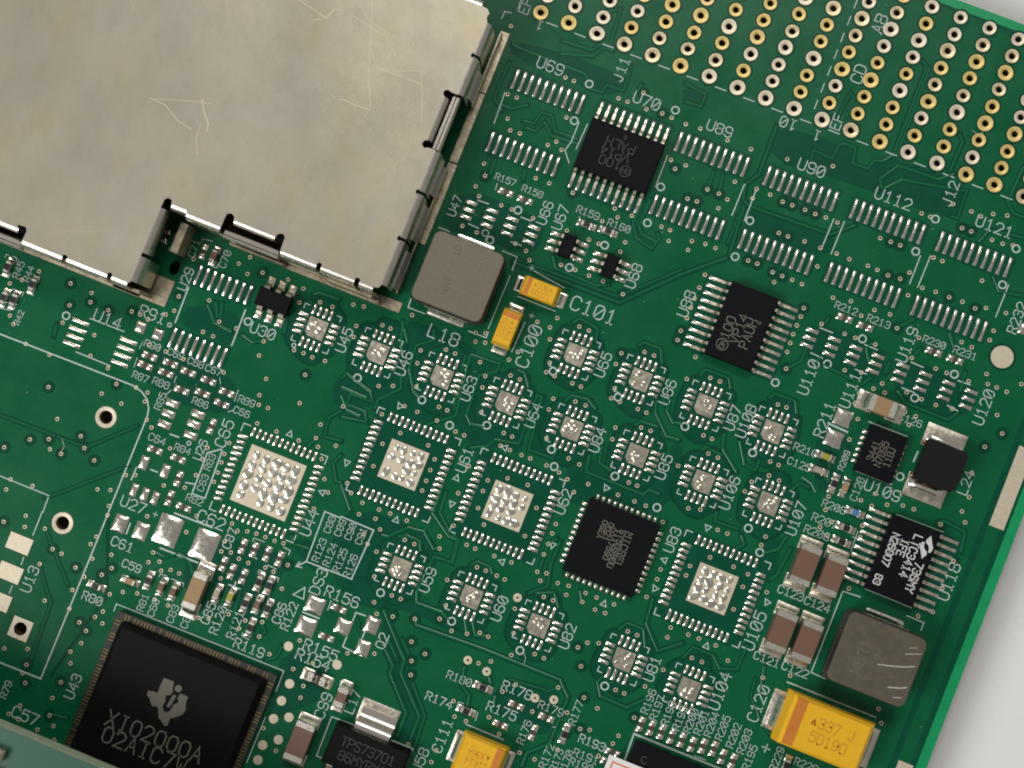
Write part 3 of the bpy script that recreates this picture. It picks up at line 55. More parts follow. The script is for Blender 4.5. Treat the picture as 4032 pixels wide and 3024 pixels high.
PAD=[(-25.56,-11.85,1.15,0.62,'s'),(-25.55,-12.77,1.15,0.62,'s'),(-25.53,-13.72,1.15,0.62,'s'),(-23.22,-11.89,1.15,0.62,'s'),(-23.23,-12.78,1.15,0.62,'s'),(-23.15,-13.74,1.15,0.62,'s'),(-25.9,-17.28,0.72,1.15,'s'),(-23.97,-17.26,0.72,1.15,'s'),(-25.79,-19.66,0.62,1.1,'s'),(-24.82,-19.66,0.62,1.1,'s'),(-23.92,-19.64,0.62,1.1,'s'),(-30.46,-6.99,0.85,0.95,'s'),(-28.88,-6.99,0.85,0.95,'s'),(-25.81,-22.64,1.15,1.45,'s'),(-23.96,-22.58,1.15,1.45,'s'),(-21.89,-21.68,2.0,2.45,'s'),(-18.59,-21.68,2.0,2.45,'s'),(-8.28,-22.78,1.5,1.35,'s'),(-8.32,-24.66,1.55,1.45,'s'),(-5.46,-23.55,1.25,1.25,'s'),(-3.33,-22.55,1.1,1.35,'s'),(-3.32,-24.54,1.1,1.3,'s'),(-35.31,-8.43,1.5,0.33,'s'),(-35.32,-9.13,1.5,0.33,'s'),(-35.27,-9.79,1.5,0.33,'s'),(-35.32,-10.43,1.5,0.33,'s'),(-30.95,-8.43,1.5,0.33,'s'),(-30.95,-9.09,1.5,0.33,'s'),(-30.96,-9.76,1.5,0.33,'s'),(-30.96,-10.43,1.5,0.33,'s'),(26.07,7.35,1.4,1.35,'s'),(25.99,5.49,1.4,1.35,'s'),(-33.01,-27.3,2.05,1.4,'c'),(-32.83,-29.8,2.05,1.4,'c'),(-32.83,-32.29,2.05,1.4,'c'),(36.91,19.47,0.6,0.9,'s')]
TP=[(-9.05,-26.7),(-7.81,-29.48),(-7.91,-31.0),(-7.97,-32.6),(-6.84,-32.01),(-6.96,-34.01),(-7.99,-34.9),(-7.9,-36.17),(-4.78,-26.59)]
TPH=[(6.88,-16.02),(5.0,-22.23),(6.76,-22.5),(11.19,-23.01),(12.66,-22.57)]
HOLE=[(-30.29,-14.97,0.92,0.56,'r'),(-30.3,-24.39,0.92,0.56,'r'),(-30.22,-33.72,0.86,0.55,'s')]
FID=(36.18,16.69)
COMP={'U70':(1.28,20.67),'U88':(15.67,11.21),'U67':(0.033,12.19),'U68':(3.92,11.92),'U30':(-20.76,-0.91),'U109':(29.83,5.74),'U118':(34.47,-1.65),'U83':(12.47,-9.44),'U43a':(-12.57,-29.69),'L18':(-7.06,6.33),'LR':(34.93,-9.59),'L24':(34.51,6.52),'L24a':(34.31,8.84),'L24b':(34.18,4.15),'C126':(28.52,9.3),'C123':(27.32,-4.87),'C124':(29.58,-4.86),'C121':(27.46,-10.51),'C122':(29.63,-10.49),'C99':(-5.17,-33.24),'C84':(-17.72,-25.24),'C101':(-0.61,7.89),'C100':(-2.0,4.05),'C120':(34.1,-16.04),'C111':(8.73,-28.72),'U58':(0.063,-31.95),'U58t':(0.023,-29.21),'L17':(-3.42,-28.78),'R154':(-5.87,-28.22),'bigchip':(19.82,-22.94),'sticker':(18.35,-24.77)}
SMALL=[('R45',-42.77,-6.43,'v','res'),('R44',-40.23,-7.02,'v','res'),('R43',-42.08,-8.94,'v','res'),('R42',-41.23,-8.8,'v','res'),('R159',0.86,14.47,'u','res'),('R160',2.72,14.59,'u','res'),('C70',-26.94,0.77,'v','capb'),('C59',-23.21,-26.68,'u','capt'),('R81',-21.8,-26.06,'v','res'),('C60',-20.59,-26.12,'v','capb'),('C83',-19.53,-26.11,'v','capb'),('R80',-25.69,-28.11,'u','res'),('C85',-16.12,-24.9,'v','capl'),('R120',-14.99,-24.76,'v','yel'),('R121a',-13.27,-22.74,'v','res'),('R121b',-12.39,-22.7,'v','res'),('R121',-13.64,-24.76,'v','res'),('C86',-12.68,-24.49,'v','capb'),('R122',-11.77,-24.47,'v','res'),('R119',-12.52,-26.45,'v','res'),('R180',6.96,-23.79,'u','res'),('R174',6.41,-26.06,'u','res'),('R177',14.48,-24.78,'v','res'),('R210',25.85,3.89,'u','yel'),('C125',25.79,2.65,'u','capl'),('R209',27.27,2.1,'v','res'),('C128',28.19,2.13,'v','capt'),('R208',29.7,0.55,'u','blue'),('R207',29.48,-0.89,'u','res'),('R206',29.53,-2.04,'u','res'),('R229',31.86,-20.35,'v','res')]
LOGO=[(-17.33,-32.62),(-16.43,-32.6),(-16.34,-33.23),(-16.24,-33.32),(-16.31,-33.7),(-16.64,-33.84),(-16.64,-33.99),(-16.51,-34.35),(-16.58,-34.7),(-16.44,-34.99),(-16.25,-35.11),(-16.06,-35.09),(-15.9,-34.93),(-15.84,-34.75),(-15.79,-34.32),(-15.56,-34.1),(-15.53,-33.86),(-15.68,-33.76),(-15.66,-33.37),(-15.49,-33.27),(-14.92,-33.28),(-14.9,-33.8),(-14.73,-34.3),(-14.78,-34.73),(-15.14,-35.1),(-15.64,-35.46),(-15.6,-36.05),(-15.81,-36.17),(-16.55,-35.71),(-16.79,-35.2),(-16.96,-34.95),(-17.39,-35.09),(-17.8,-34.59),(-18.13,-34.41),(-18.13,-34.02),(-17.35,-33.93),(-17.38,-33.56),(-17.36,-32.88)]
LOGO_I=[(-16.11,-33.55),(-15.85,-33.58),(-16.01,-34.66),(-16.29,-34.68)]
LOGO_D=(-15.92,-32.98)
TXT43=[(-16.27,-37.27),(-16.61,-38.6)]
SCR=[([(-21.58,24.36),(-20.52,21.4),(-19.52,18.43),(-18.41,16.18)],0.09),([(-20.19,20.59),(-19.16,19.37),(-16.92,19.44),(-15.38,19.43)],0.09),([(-19.16,19.37),(-17.31,19.75),(-16.2,20.31),(-15.34,20.32)],0.06),([(-15.73,20.3),(-14.91,18.6),(-14.18,16.62)],0.08),([(-20.89,16.02),(-19.66,15.96),(-18.47,16.0)],0.12),([(-22.78,22.68),(-20.85,22.22),(-19.41,21.96),(-17.99,20.76)],0.08),([(-20.57,22.19),(-19.06,22.1),(-18.55,21.49),(-18.68,20.5)],0.06),([(-22.74,23.91),(-21.2,22.75),(-18.94,22.14)],0.06),([(-18.32,22.92),(-17.3,22.37),(-16.16,21.54)],0.05),([(-21.25,22.87),(-20.91,24.35)],0.06),([(-27.08,22.25),(-25.74,21.95),(-24.41,21.65),(-24.11,22.58),(-23.58,22.65)],0.1),([(-25.41,21.13),(-24.53,21.61),(-24.23,22.53)],0.08),([(-35.32,10.5),(-33.99,10.41),(-32.57,9.62),(-31.24,9.33)],0.1),([(-35.23,10.47),(-33.08,11.17),(-31.51,11.64),(-30.45,11.85)],0.07),([(-31.35,11.9),(-30.88,11.08),(-30.14,10.29),(-30.02,9.66)],0.16),([(-30.73,10.06),(-30.6,8.77),(-30.01,7.66)],0.09),([(-21.91,16.16),(-21.37,15.84),(-20.84,15.91)],0.07),([(-17.03,25.03),(-16.1,24.71),(-15.08,24.84)],0.05),([(-39.97,17.3),(-39.53,17.06),(-39.34,16.45)],0.05),([(-37.88,-2.11),(-36.01,-1.38),(-34.52,-0.73)],0.04)]
HOLES=[(-9.22,29.62,0),(-9.22,31.12,1),(-6.73,29.62,0),(-6.73,31.12,1),(-6.73,32.62,2),(-4.24,29.62,0),(-4.24,31.12,1),(-4.24,32.62,2),(-1.75,29.62,0),(-1.75,31.12,1),(-1.75,32.62,2),(-1.75,34.13,3),(0.75,29.62,0),(0.75,31.12,1),(0.75,32.62,2),(0.75,34.13,3),(0.75,35.63,4),(3.24,29.62,0),(3.24,31.12,1),(3.24,32.62,2),(3.24,34.13,3),(3.24,35.63,4),(5.73,29.62,0),(5.73,31.12,1),(5.73,32.62,2),(5.73,34.13,3),(5.73,35.63,4),(5.73,37.13,5),(8.22,29.62,0),(8.22,31.12,1),(8.22,32.62,2),(8.22,34.13,3),(8.22,35.63,4),(8.22,37.13,5),(10.71,29.62,0),(10.71,31.12,1),(10.71,32.62,2),(10.71,34.13,3),(10.71,35.63,4),(10.71,37.13,5),(10.71,38.63,6),(13.2,29.62,0),(13.2,31.12,1),(13.2,32.62,2),(13.2,34.13,3),(13.2,35.63,4),(13.2,37.13,5),(13.2,38.63,6),(13.2,40.13,7),(15.69,29.62,0),(15.69,31.12,1),(15.69,32.62,2),(15.69,34.13,3),(15.69,35.63,4),(15.69,37.13,5),(15.69,38.63,6),(15.69,40.13,7),(18.18,29.62,0),(18.18,31.12,1),(18.18,32.62,2),(18.18,34.13,3),(18.18,35.63,4),(18.18,37.13,5),(18.18,38.63,6),(18.18,40.13,7),(18.18,41.63,8),(20.68,29.62,0),(20.68,31.12,1),(20.68,32.62,2),(20.68,34.13,3),(20.68,35.63,4),(20.68,37.13,5),(20.68,38.63,6),(20.68,40.13,7),(20.68,41.63,8),(23.17,29.62,0),(23.17,31.12,1),(23.17,32.62,2),(23.17,34.13,3),(23.17,35.63,4),(23.17,37.13,5),(23.17,38.63,6),(23.17,40.13,7),(23.17,41.63,8),(25.66,29.62,0),(25.66,31.12,1),(25.66,32.62,2),(25.66,34.13,3),(25.66,35.63,4),(25.66,37.13,5),(25.66,38.63,6),(25.66,40.13,7),(25.66,41.63,8),(28.15,29.62,0),(28.15,31.12,1),(28.15,32.62,2),(28.15,34.13,3),(28.15,35.63,4),(28.15,37.13,5),(28.15,38.63,6),(28.15,40.13,7),(28.15,41.63,8),(30.64,29.62,0),(30.64,31.12,1),(30.64,32.62,2),(30.64,34.13,3),(30.64,35.63,4),(30.64,37.13,5),(30.64,38.63,6),(33.13,29.62,0),(33.13,31.12,1)]
LAT=(5.73,29.62,2.49,1.5)

# ---------------------------------------------------------------- materials
MATS = {}
def mat(name, col, rough=.5, metal=0.0, var=0.0, vscale=1.0, bump=0.0, bscale=3.0, spec=.5, rvar=0.0, col2=None, coat=0.0):
    m = bpy.data.materials.new(name); m.use_nodes = True
    nt = m.node_tree; p = nt.nodes['Principled BSDF']
    p.inputs['Base Color'].default_value = (*col, 1); p.inputs['Roughness'].default_value = rough
    p.inputs['Metallic'].default_value = metal; p.inputs['Specular IOR Level'].default_value = spec
    p.inputs['Coat Weight'].default_value = coat; p.inputs['Coat Roughness'].default_value = .12
    geo = nt.nodes.new('ShaderNodeNewGeometry')
    if var or col2 or rvar:
        n = nt.nodes.new('ShaderNodeTexNoise'); n.inputs['Scale'].default_value = vscale; n.inputs['Detail'].default_value = 6
        n.inputs['Roughness'].default_value = .65
        nt.links.new(geo.outputs['Position'], n.inputs['Vector'])
        r = nt.nodes.new('ShaderNodeValToRGB'); r.color_ramp.elements[0].position = .3; r.color_ramp.elements[1].position = .7
        c2 = col2 or tuple(min(1, c * (1 + var)) for c in col)
        c1 = col if col2 else tuple(c * (1 - var) for c in col)
        r.color_ramp.elements[0].color = (*c1, 1); r.color_ramp.elements[1].color = (*c2, 1)
        nt.links.new(n.outputs['Fac'], r.inputs['Fac']); nt.links.new(r.outputs['Color'], p.inputs['Base Color'])
        if rvar:
            mr = nt.nodes.new('ShaderNodeMapRange'); mr.inputs['To Min'].default_value = max(.04, rough - rvar); mr.inputs['To Max'].default_value = min(1, rough + rvar)
            mr.inputs['From Min'].default_value = .3; mr.inputs['From Max'].default_value = .7
            nt.links.new(n.outputs['Fac'], mr.inputs['Value']); nt.links.new(mr.outputs['Result'], p.inputs['Roughness'])
    if bump:
        nb = nt.nodes.new('ShaderNodeTexNoise'); nb.inputs['Scale'].default_value = bscale; nb.inputs['Detail'].default_value = 4
        nt.links.new(geo.outputs['Position'], nb.inputs['Vector'])
        b = nt.nodes.new('ShaderNodeBump'); b.inputs['Strength'].default_value = bump; b.inputs['Distance'].default_value = .1
        nt.links.new(nb.outputs['Fac'], b.inputs['Height']); nt.links.new(b.outputs['Normal'], p.inputs['Normal'])
    MATS[name] = m
    return m
mat('solder_mask', (.0025, .101, .039), .28, var=.08, vscale=.25, bump=.03, bscale=1.5, spec=.22, rvar=.08)
mat('solder_mask_bare', (.0016, .072, .036), .27, var=.10, vscale=.4, bump=.03, bscale=1.5, spec=.2)
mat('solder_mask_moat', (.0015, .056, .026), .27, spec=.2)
mat('solder_mask_trace', (.004, .122, .050), .22, spec=.35)
mat('solder_mask_thin', (.006, .29, .10), .4, var=.1, vscale=.5, spec=.28)
mat('laminate', (.50, .52, .24), .6, var=.15, vscale=4)
mat('solder', (.93, .88, .77), .20, 1.0, var=.06, vscale=3, bump=.12, bscale=4, rvar=.08)
mat('solder_blob', (.95, .91, .78), .26, 1.0, var=.08, vscale=1.5, bump=.06, bscale=3, rvar=.1)
mat('thermal_flat', (.74, .68, .55), .30, .95, var=.12, vscale=2.2, bump=.10, bscale=4, rvar=.1)
mat('solder_dull', (.74, .68, .56), .36, 1.0, var=.14, vscale=3, bump=.15, bscale=5, rvar=.12)
mat('immersion_finish', (.67, .595, .45), .5, .45, var=.07, vscale=3, bump=.05, bscale=20)
mat('ring_silver', (.73, .64, .48), .45, .4, var=.10, vscale=2.5, bump=.1, bscale=10)
mat('ring_tarnished', (.70, .58, .36), .4, .5, var=.22, vscale=1.6, bump=.15, bscale=6)
mat('ring_gold', (.71, .53, .20), .45, .4, var=.15, vscale=2.5, bump=.1, bscale=10)
mat('barrel', (.20, .13, .07), .55, .5)
mat('silkscreen', (.43, .54, .50), .7, var=.16, vscale=9, spec=.3)
mat('epoxy', (.0045, .005, .0065), .5, var=.3, vscale=14, bump=.3, bscale=16, spec=.10)
mat('epoxy_warm', (.0045, .0048, .005), .5, var=.3, vscale=14, bump=.3, bscale=16, spec=.10)
mat('laser_grey', (.14, .132, .105), .7, var=.25, vscale=12)
mat('laser_dim', (.055, .052, .046), .7, var=.3, vscale=12)
mat('ink_white', (.62, .62, .62), .6)
mat('tantalum', (.80, .44, .012), .42, var=.05, vscale=2, bump=.08, bscale=10)
mat('tantalum_band', (.58, .19, .025), .45, var=.06, vscale=2)
mat('tantalum_ink', (.64, .27, .010), .6)
mat('ceramic_brown', (.17, .092, .062), .45, var=.08, vscale=8)
mat('ceramic_tan', (.34, .215, .11), .45, var=.1, vscale=6)
mat('ceramic_light', (.40, .33, .24), .5, var=.1, vscale=8)
mat('terminal', (.72, .68, .60), .34, .9, var=.12, vscale=8, bump=.2, bscale=12, rvar=.1)
mat('resistor_black', (.012, .012, .013), .4)
mat('alumina', (.55, .53, .48), .5)
mat('resistor_yellow', (.36, .32, .05), .4); mat('resistor_blue', (.07, .19, .40), .4)
mat('core_grey', (.175, .155, .112), .5, .25, var=.10, vscale=5, bump=.2, bscale=9)
mat('core_worn', (.125, .108, .080), .42, .3, var=.08, vscale=1.3, bump=.15, bscale=5, rvar=.1)
mat('core_shade', (.035, .032, .028), .5, .2, var=.3, vscale=4)  # inductor sides darker than their top: shade put into the colour
mat('scratch_bright', (.62, .60, .55), .5, .2)
mat('ferrite', (.008, .008, .009), .5, bump=.2, bscale=10, var=.2, vscale=6, spec=.2)
mat('copper', (.75, .33, .12), .3, 1.0)
mat('package_green', (.014, .016, .010), .5)
mat('finger_gold', (.30, .20, .05), .45, .7)
mat('nickel_edge', (.78, .72, .64), .27, 1.0, var=.08, vscale=2, bump=.05, bscale=4)
mat('nickel_scratch', (.60, .54, .39), .55, .3)
mat('frame_plate', (.46, .40, .29), .42, .85, var=.35, vscale=1.2, bump=.2, bscale=4)
mat('paper', (.80, .78, .76), .8); mat('paper_print', (.70, .19, .08), .8)
mat('table', (.80, .80, .80), .8, var=.02, vscale=2.5, bump=.06, bscale=5, spec=.2)
mat('dust', (.42, .46, .40), .9)
mat('void_shade', (.004, .003, .003), .9)  # near-black colour standing in for the shade inside holes and slots
mat('bare_gap', (.06, .045, .03), .6)
mat('daughter_mask', (.012, .085, .05), .35)
mat('wall_sheen', (.52, .50, .46), .5, .25)  # pale grey for light reflected by the lower shield wall
mat('daughter_edge', (.40, .46, .33), .55, var=.1, vscale=2)

def plate_material():
    # dull tin-plated steel: faint stains, fine rolling streaks, small dark specks
    m = bpy.data.materials.new('nickel'); m.use_nodes = True; nt = m.node_tree; p = nt.nodes['Principled BSDF']; N = nt.nodes.new; L = nt.links.new
    geo = N('ShaderNodeNewGeometry')
    def noise(scale, sx=1, sy=1, det=5, rot=0.0):
        mp = N('ShaderNodeMapping'); mp.inputs['Scale'].default_value = (sx, sy, 1); mp.inputs['Rotation'].default_value = (0, 0, rot)
        n = N('ShaderNodeTexNoise'); n.inputs['Scale'].default_value = scale; n.inputs['Detail'].default_value = det
        L(geo.outputs['Position'], mp.inputs['Vector']); L(mp.outputs['Vector'], n.inputs['Vector']); return n
    def ramp(src, p0, p1, c0, c1):
        r = N('ShaderNodeValToRGB'); r.color_ramp.elements[0].position = p0; r.color_ramp.elements[1].position = p1
        r.color_ramp.elements[0].color = (*c0, 1); r.color_ramp.elements[1].color = (*c1, 1); L(src.outputs['Fac'], r.inputs['Fac']); return r
    def mul(a, b):
        x = N('ShaderNodeMix'); x.data_type = 'RGBA'; x.blend_type = 'MULTIPLY'; x.inputs['Factor'].default_value = 1.0
        L(a.outputs[0] if a.bl_idname != 'ShaderNodeMix' else a.outputs['Result'], x.inputs['A']); L(b.outputs[0], x.inputs['B']); return x
    c = ramp(noise(.11, det=4), .3, .7, (.485, .45, .335), (.505, .47, .385))
    c = mul(c, ramp(noise(.16, 1, .7, 8, .5), .36, .62, (.87, .87, .90), (1, 1, 1)))
    c = mul(c, ramp(noise(.75, 1, .5, 7, .9), .30, .46, (.945, .945, .96), (1, 1, 1)))
    c = mul(c, ramp(noise(.28, 1, .6, 7, .9), .55, .72, (1, 1, 1), (1.0, .97, .86)))
    c = mul(c, ramp(noise(1.6, 1, .35, 5, .4), .24, .36, (.90, .91, .94), (1, 1, 1)))
    c = mul(c, ramp(noise(3.2, det=3), .19, .25, (.62, .58, .52), (1, 1, 1)))
    c = mul(c, ramp(noise(9, 1.6, .12, 3, .38), .3, .7, (.93, .93, .935), (1, 1, 1)))
    L(c.outputs['Result'], p.inputs['Base Color'])
    p.inputs['Metallic'].default_value = .72; p.inputs['Roughness'].default_value = .44; p.inputs['Specular IOR Level'].default_value = .4
    b = N('ShaderNodeBump'); b.inputs['Strength'].default_value = .12; b.inputs['Distance'].default_value = .06
    L(noise(9, 1.6, .12, 3, .38).outputs['Fac'], b.inputs['Height']); b2 = N('ShaderNodeBump'); b2.inputs['Strength'].default_value = .5; b2.inputs['Distance'].default_value = .16
    L(noise(.22, 1, .8, 3, .3).outputs['Fac'], b2.inputs['Height']); L(b.outputs['Normal'], b2.inputs['Normal']); L(b2.outputs['Normal'], p.inputs['Normal'])
    MATS['nickel'] = m
plate_material()

# ---------------------------------------------------------------- mesh helpers
class MB:
    def __init__(s): s.v = []; s.f = []
    def loop(s, pts): i = len(s.v); s.v += [tuple(p) for p in pts]; return list(range(i, i + len(pts)))
    def bridge(s, a, b):
        n = len(a)
        for k in range(n): s.f.append((a[k], a[(k+1) % n], b[(k+1) % n], b[k]))
    def stack(s, loops, cx=0, cy=0, cap=True, capb=False, n=3):
        """loops: (z, half_x, half_y, radius) rounded rectangles from the bottom up"""
        prev = None
        for (z, hx, hy, r) in loops:
            r = min(r, hx - 1e-4, hy - 1e-4); pts = []
            for qx, qy, a0 in ((1, 1, 0), (-1, 1, 90), (-1, -1, 180), (1, -1, 270)):
                for k in range(n):
                    a = math.radians(a0 + 90 * k / (n - 1))
                    pts.append((cx + qx * (hx - r) + r * math.cos(a), cy + qy * (hy - r) + r * math.sin(a), z))
            l = s.loop(pts)
            if prev is not None: s.bridge(prev, l)
            elif capb: s.f.append(tuple(reversed(l)))
            prev = l
        if cap: s.f.append(tuple(prev))
        return s
    def box(s, x0, x1, y0, y1, z0, z1, c=.0):
        hx, hy = (x1-x0)/2, (y1-y0)/2
        L = [(z0, hx, hy, .001)]
        if c: L += [(z1-c, hx, hy, .001), (z1, hx-c, hy-c, .001)]
        else: L += [(z1, hx, hy, .001)]
        return s.stack(L, (x0+x1)/2, (y0+y1)/2, capb=True, n=2)
    def ribbon(s, pts, w, z=0.0, closed=False):
        P = [Vector(p[:2]) for p in pts]; n = len(P); L = []; R = []
        for i in range(n):
            if closed: a, b = P[i-1], P[(i+1) % n]
            else: a, b = P[max(i-1, 0)], P[min(i+1, n-1)]
            d1 = (P[i]-a); d2 = (b-P[i])
            if d1.length < 1e-6: d1 = d2
            if d2.length < 1e-6: d2 = d1
            d1 = d1.normalized(); d2 = d2.normalized(); t = d1 + d2
            t = t.normalized() if t.length > .2 else d1
            nrm = Vector((-t.y, t.x)); k = max(.45, nrm.dot(Vector((-d1.y, d1.x))))
            ext = Vector((0, 0))
            if not closed and i == 0: ext = -d2*w*.5
            if not closed and i == n-1: ext = d1*w*.5
            o = nrm * (w*.5/k)
            L.append((*(P[i]+ext+o), z)); R.append((*(P[i]+ext-o), z))
        l = s.loop(L); r = s.loop(R)
        for i in range(n if closed else n-1):
            j = (i+1) % n; s.f.append((l[i], r[i], r[j], l[j]))
        return s
    def ridge(s, pts, w, z0, z1):
        """raised band: sloped flanks and a flat crown"""
        P = [Vector(p[:2]) for p in pts]; n = len(P); rows = []
        for i in range(n):
            a, b = P[max(i-1, 0)], P[min(i+1, n-1)]
            d1 = (P[i]-a); d2 = (b-P[i])
            if d1.length < 1e-6: d1 = d2
            if d2.length < 1e-6: d2 = d1
            t = (d1.normalized()+d2.normalized()); t = t.normalized() if t.length > .2 else d1.normalized()
            nrm = Vector((-t.y, t.x))
            rows.append(s.loop([(*(P[i]+nrm*w*q), z) for q, z in ((.75, z0), (.36, z1), (-.36, z1), (-.75, z0))]))
        for i in range(n-1):
            for k in range(3): s.f.append((rows[i][k], rows[i][k+1], rows[i+1][k+1], rows[i+1][k]))
        return s
    def ring(s, cx, cy, r0, r1, z, n=14):
        a = s.loop([(cx+r0*math.cos(2*math.pi*k/n), cy+r0*math.sin(2*math.pi*k/n), z) for k in range(n)])
        b = s.loop([(cx+r1*math.cos(2*math.pi*k/n), cy+r1*math.sin(2*math.pi*k/n), z) for k in range(n)])
        s.bridge(b, a); return s
    def disc(s, cx, cy, r, z, n=14):
        s.f.append(tuple(s.loop([(cx+r*math.cos(2*math.pi*k/n), cy+r*math.sin(2*math.pi*k/n), z) for k in range(n)]))); return s
    def lathe(s, cx, cy, prof, n=14, cap=False):
        prev = None
        for r, z in prof:
            l = s.loop([(cx+r*math.cos(2*math.pi*k/n), cy+r*math.sin(2*math.pi*k/n), z) for k in range(n)])
            if prev: s.bridge(prev, l)
            prev = l
        if cap: s.f.append(tuple(prev))
        return s
    def pillow(s, cx, cy, sx, sy, h, n=6, p=4, z0=.0, jit=0.0):
        rows = []
        for j in range(n+1):
            r = []
            for i in range(n+1):
                u = -1+2*i/n; v = -1+2*j/n
                u = math.copysign(abs(u)**.7, u); v = math.copysign(abs(v)**.7, v)
                z = h*max(0, (1-abs(u)**p))**.6*max(0, (1-abs(v)**p))**.6 + z0
                if jit and 0 < i < n and 0 < j < n: z += random.uniform(-jit, jit)*h
                r.append((cx+u*sx/2, cy+v*sy/2, z))
            rows.append(s.loop(r))
        for j in range(n):
            for i in range(n): s.f.append((rows[j][i], rows[j][i+1], rows[j+1][i+1], rows[j+1][i]))
        return s
    def sweep(s, prof, x0, x1, t):
        """strip of thickness t: prof = (y, z) top line, extruded along x between x0 and x1"""
        n = len(prof); low = []
        for i in range(n):
            a, b = prof[max(i-1, 0)], prof[min(i+1, n-1)]
            d = Vector((b[0]-a[0], b[1]-a[1])).normalized(); low.append((prof[i][0]+d.y*t*1.0*(1 if True else 0), prof[i][1]-d.x*t))
        A = s.loop([(x0, y, z) for y, z in prof]); Bq = s.loop([(x1, y, z) for y, z in prof])
        Cq = s.loop([(x0, y, z) for y, z in low]); Dq = s.loop([(x1, y, z) for y, z in low])
        for i in range(n-1):
            s.f += [(A[i], A[i+1], Bq[i+1], Bq[i]), (Cq[i], Dq[i], Dq[i+1], Cq[i+1]), (A[i], Cq[i], Cq[i+1], A[i+1]), (Bq[i], Bq[i+1], Dq[i+1], Dq[i])]
        s.f += [(A[0], Bq[0], Dq[0], Cq[0]), (A[-1], Cq[-1], Dq[-1], Bq[-1])]
        return s
    def xf(s, M, i0=0):
        s.v[i0:] = [tuple(M @ Vector(p)) for p in s.v[i0:]]; return s
    def mesh(s, name, m, smooth=False):
        me = bpy.data.meshes.new(name); me.from_pydata(s.v, [], s.f); me.validate()
        bm = bmesh.new(); bm.from_mesh(me); bmesh.ops.recalc_face_normals(bm, faces=bm.faces)
        if smooth:
            for f in bm.faces: f.smooth = True
            for e in bm.edges: e.smooth = not (len(e.link_faces) == 2 and e.calc_face_angle(0) > .75)
        bm.to_mesh(me); bm.free()
        me.materials.append(MATS[m])
        me.update(); return me
def flat_up(me):
    bm = bmesh.new(); bm.from_mesh(me)
    for f in bm.faces:
        f.normal_update()
        if f.normal.z < 0: f.normal_flip()
    bm.to_mesh(me); bm.free()
def obj(name, me, parent=None, loc=(0, 0, 0), rz=0.0):
    o = bpy.data.objects.new(name, me); COL.objects.link(o); o.parent = parent; o.location = loc; o.rotation_euler = (0, 0, rz)
    return o
CACHE = {}
def cached(key, fn):
    if key not in CACHE: CACHE[key] = fn()
    return CACHE[key]
def thing(name, label, cat, loc=(0, 0, 0), rz=0.0, group=None):
    o = bpy.data.objects.new(name, None); COL.objects.link(o); o.location = loc; o.rotation_euler = (0, 0, rz); o.empty_display_size = .5
    o['label'] = label; o['category'] = cat
    if group: o['group'] = group
    return o
def cdt(outer, holes, z, name, m):
    """flat sheet with holes"""
    vs = []; loops = []
    if sum(p[0]*q[1]-q[0]*p[1] for p, q in zip(outer, outer[1:]+outer[:1])) < 0: outer = outer[::-1]
    for lp in [outer] + holes:
        i = len(vs); vs += [Vector(p) for p in lp]; loops.append(list(range(i, i+len(lp))))
    r = delaunay_2d_cdt(vs, [], loops[:1] + loops[1:], 0, 1e-5)
    V, E, F, OV, OE, OF = r
    faces = [f for f, o in zip(F, OF) if 0 in o and not any(k in o for k in range(1, len(loops)))]
    me = bpy.data.meshes.new(name); me.from_pydata([(v.x, v.y, z) for v in V], [], faces); me.materials.append(MATS[m]); flat_up(me); me.update()
    return me
def circle(cx, cy, r, n=14): return [(cx+r*math.cos(2*math.pi*k/n), cy+r*math.sin(2*math.pi*k/n)) for k in range(n)]

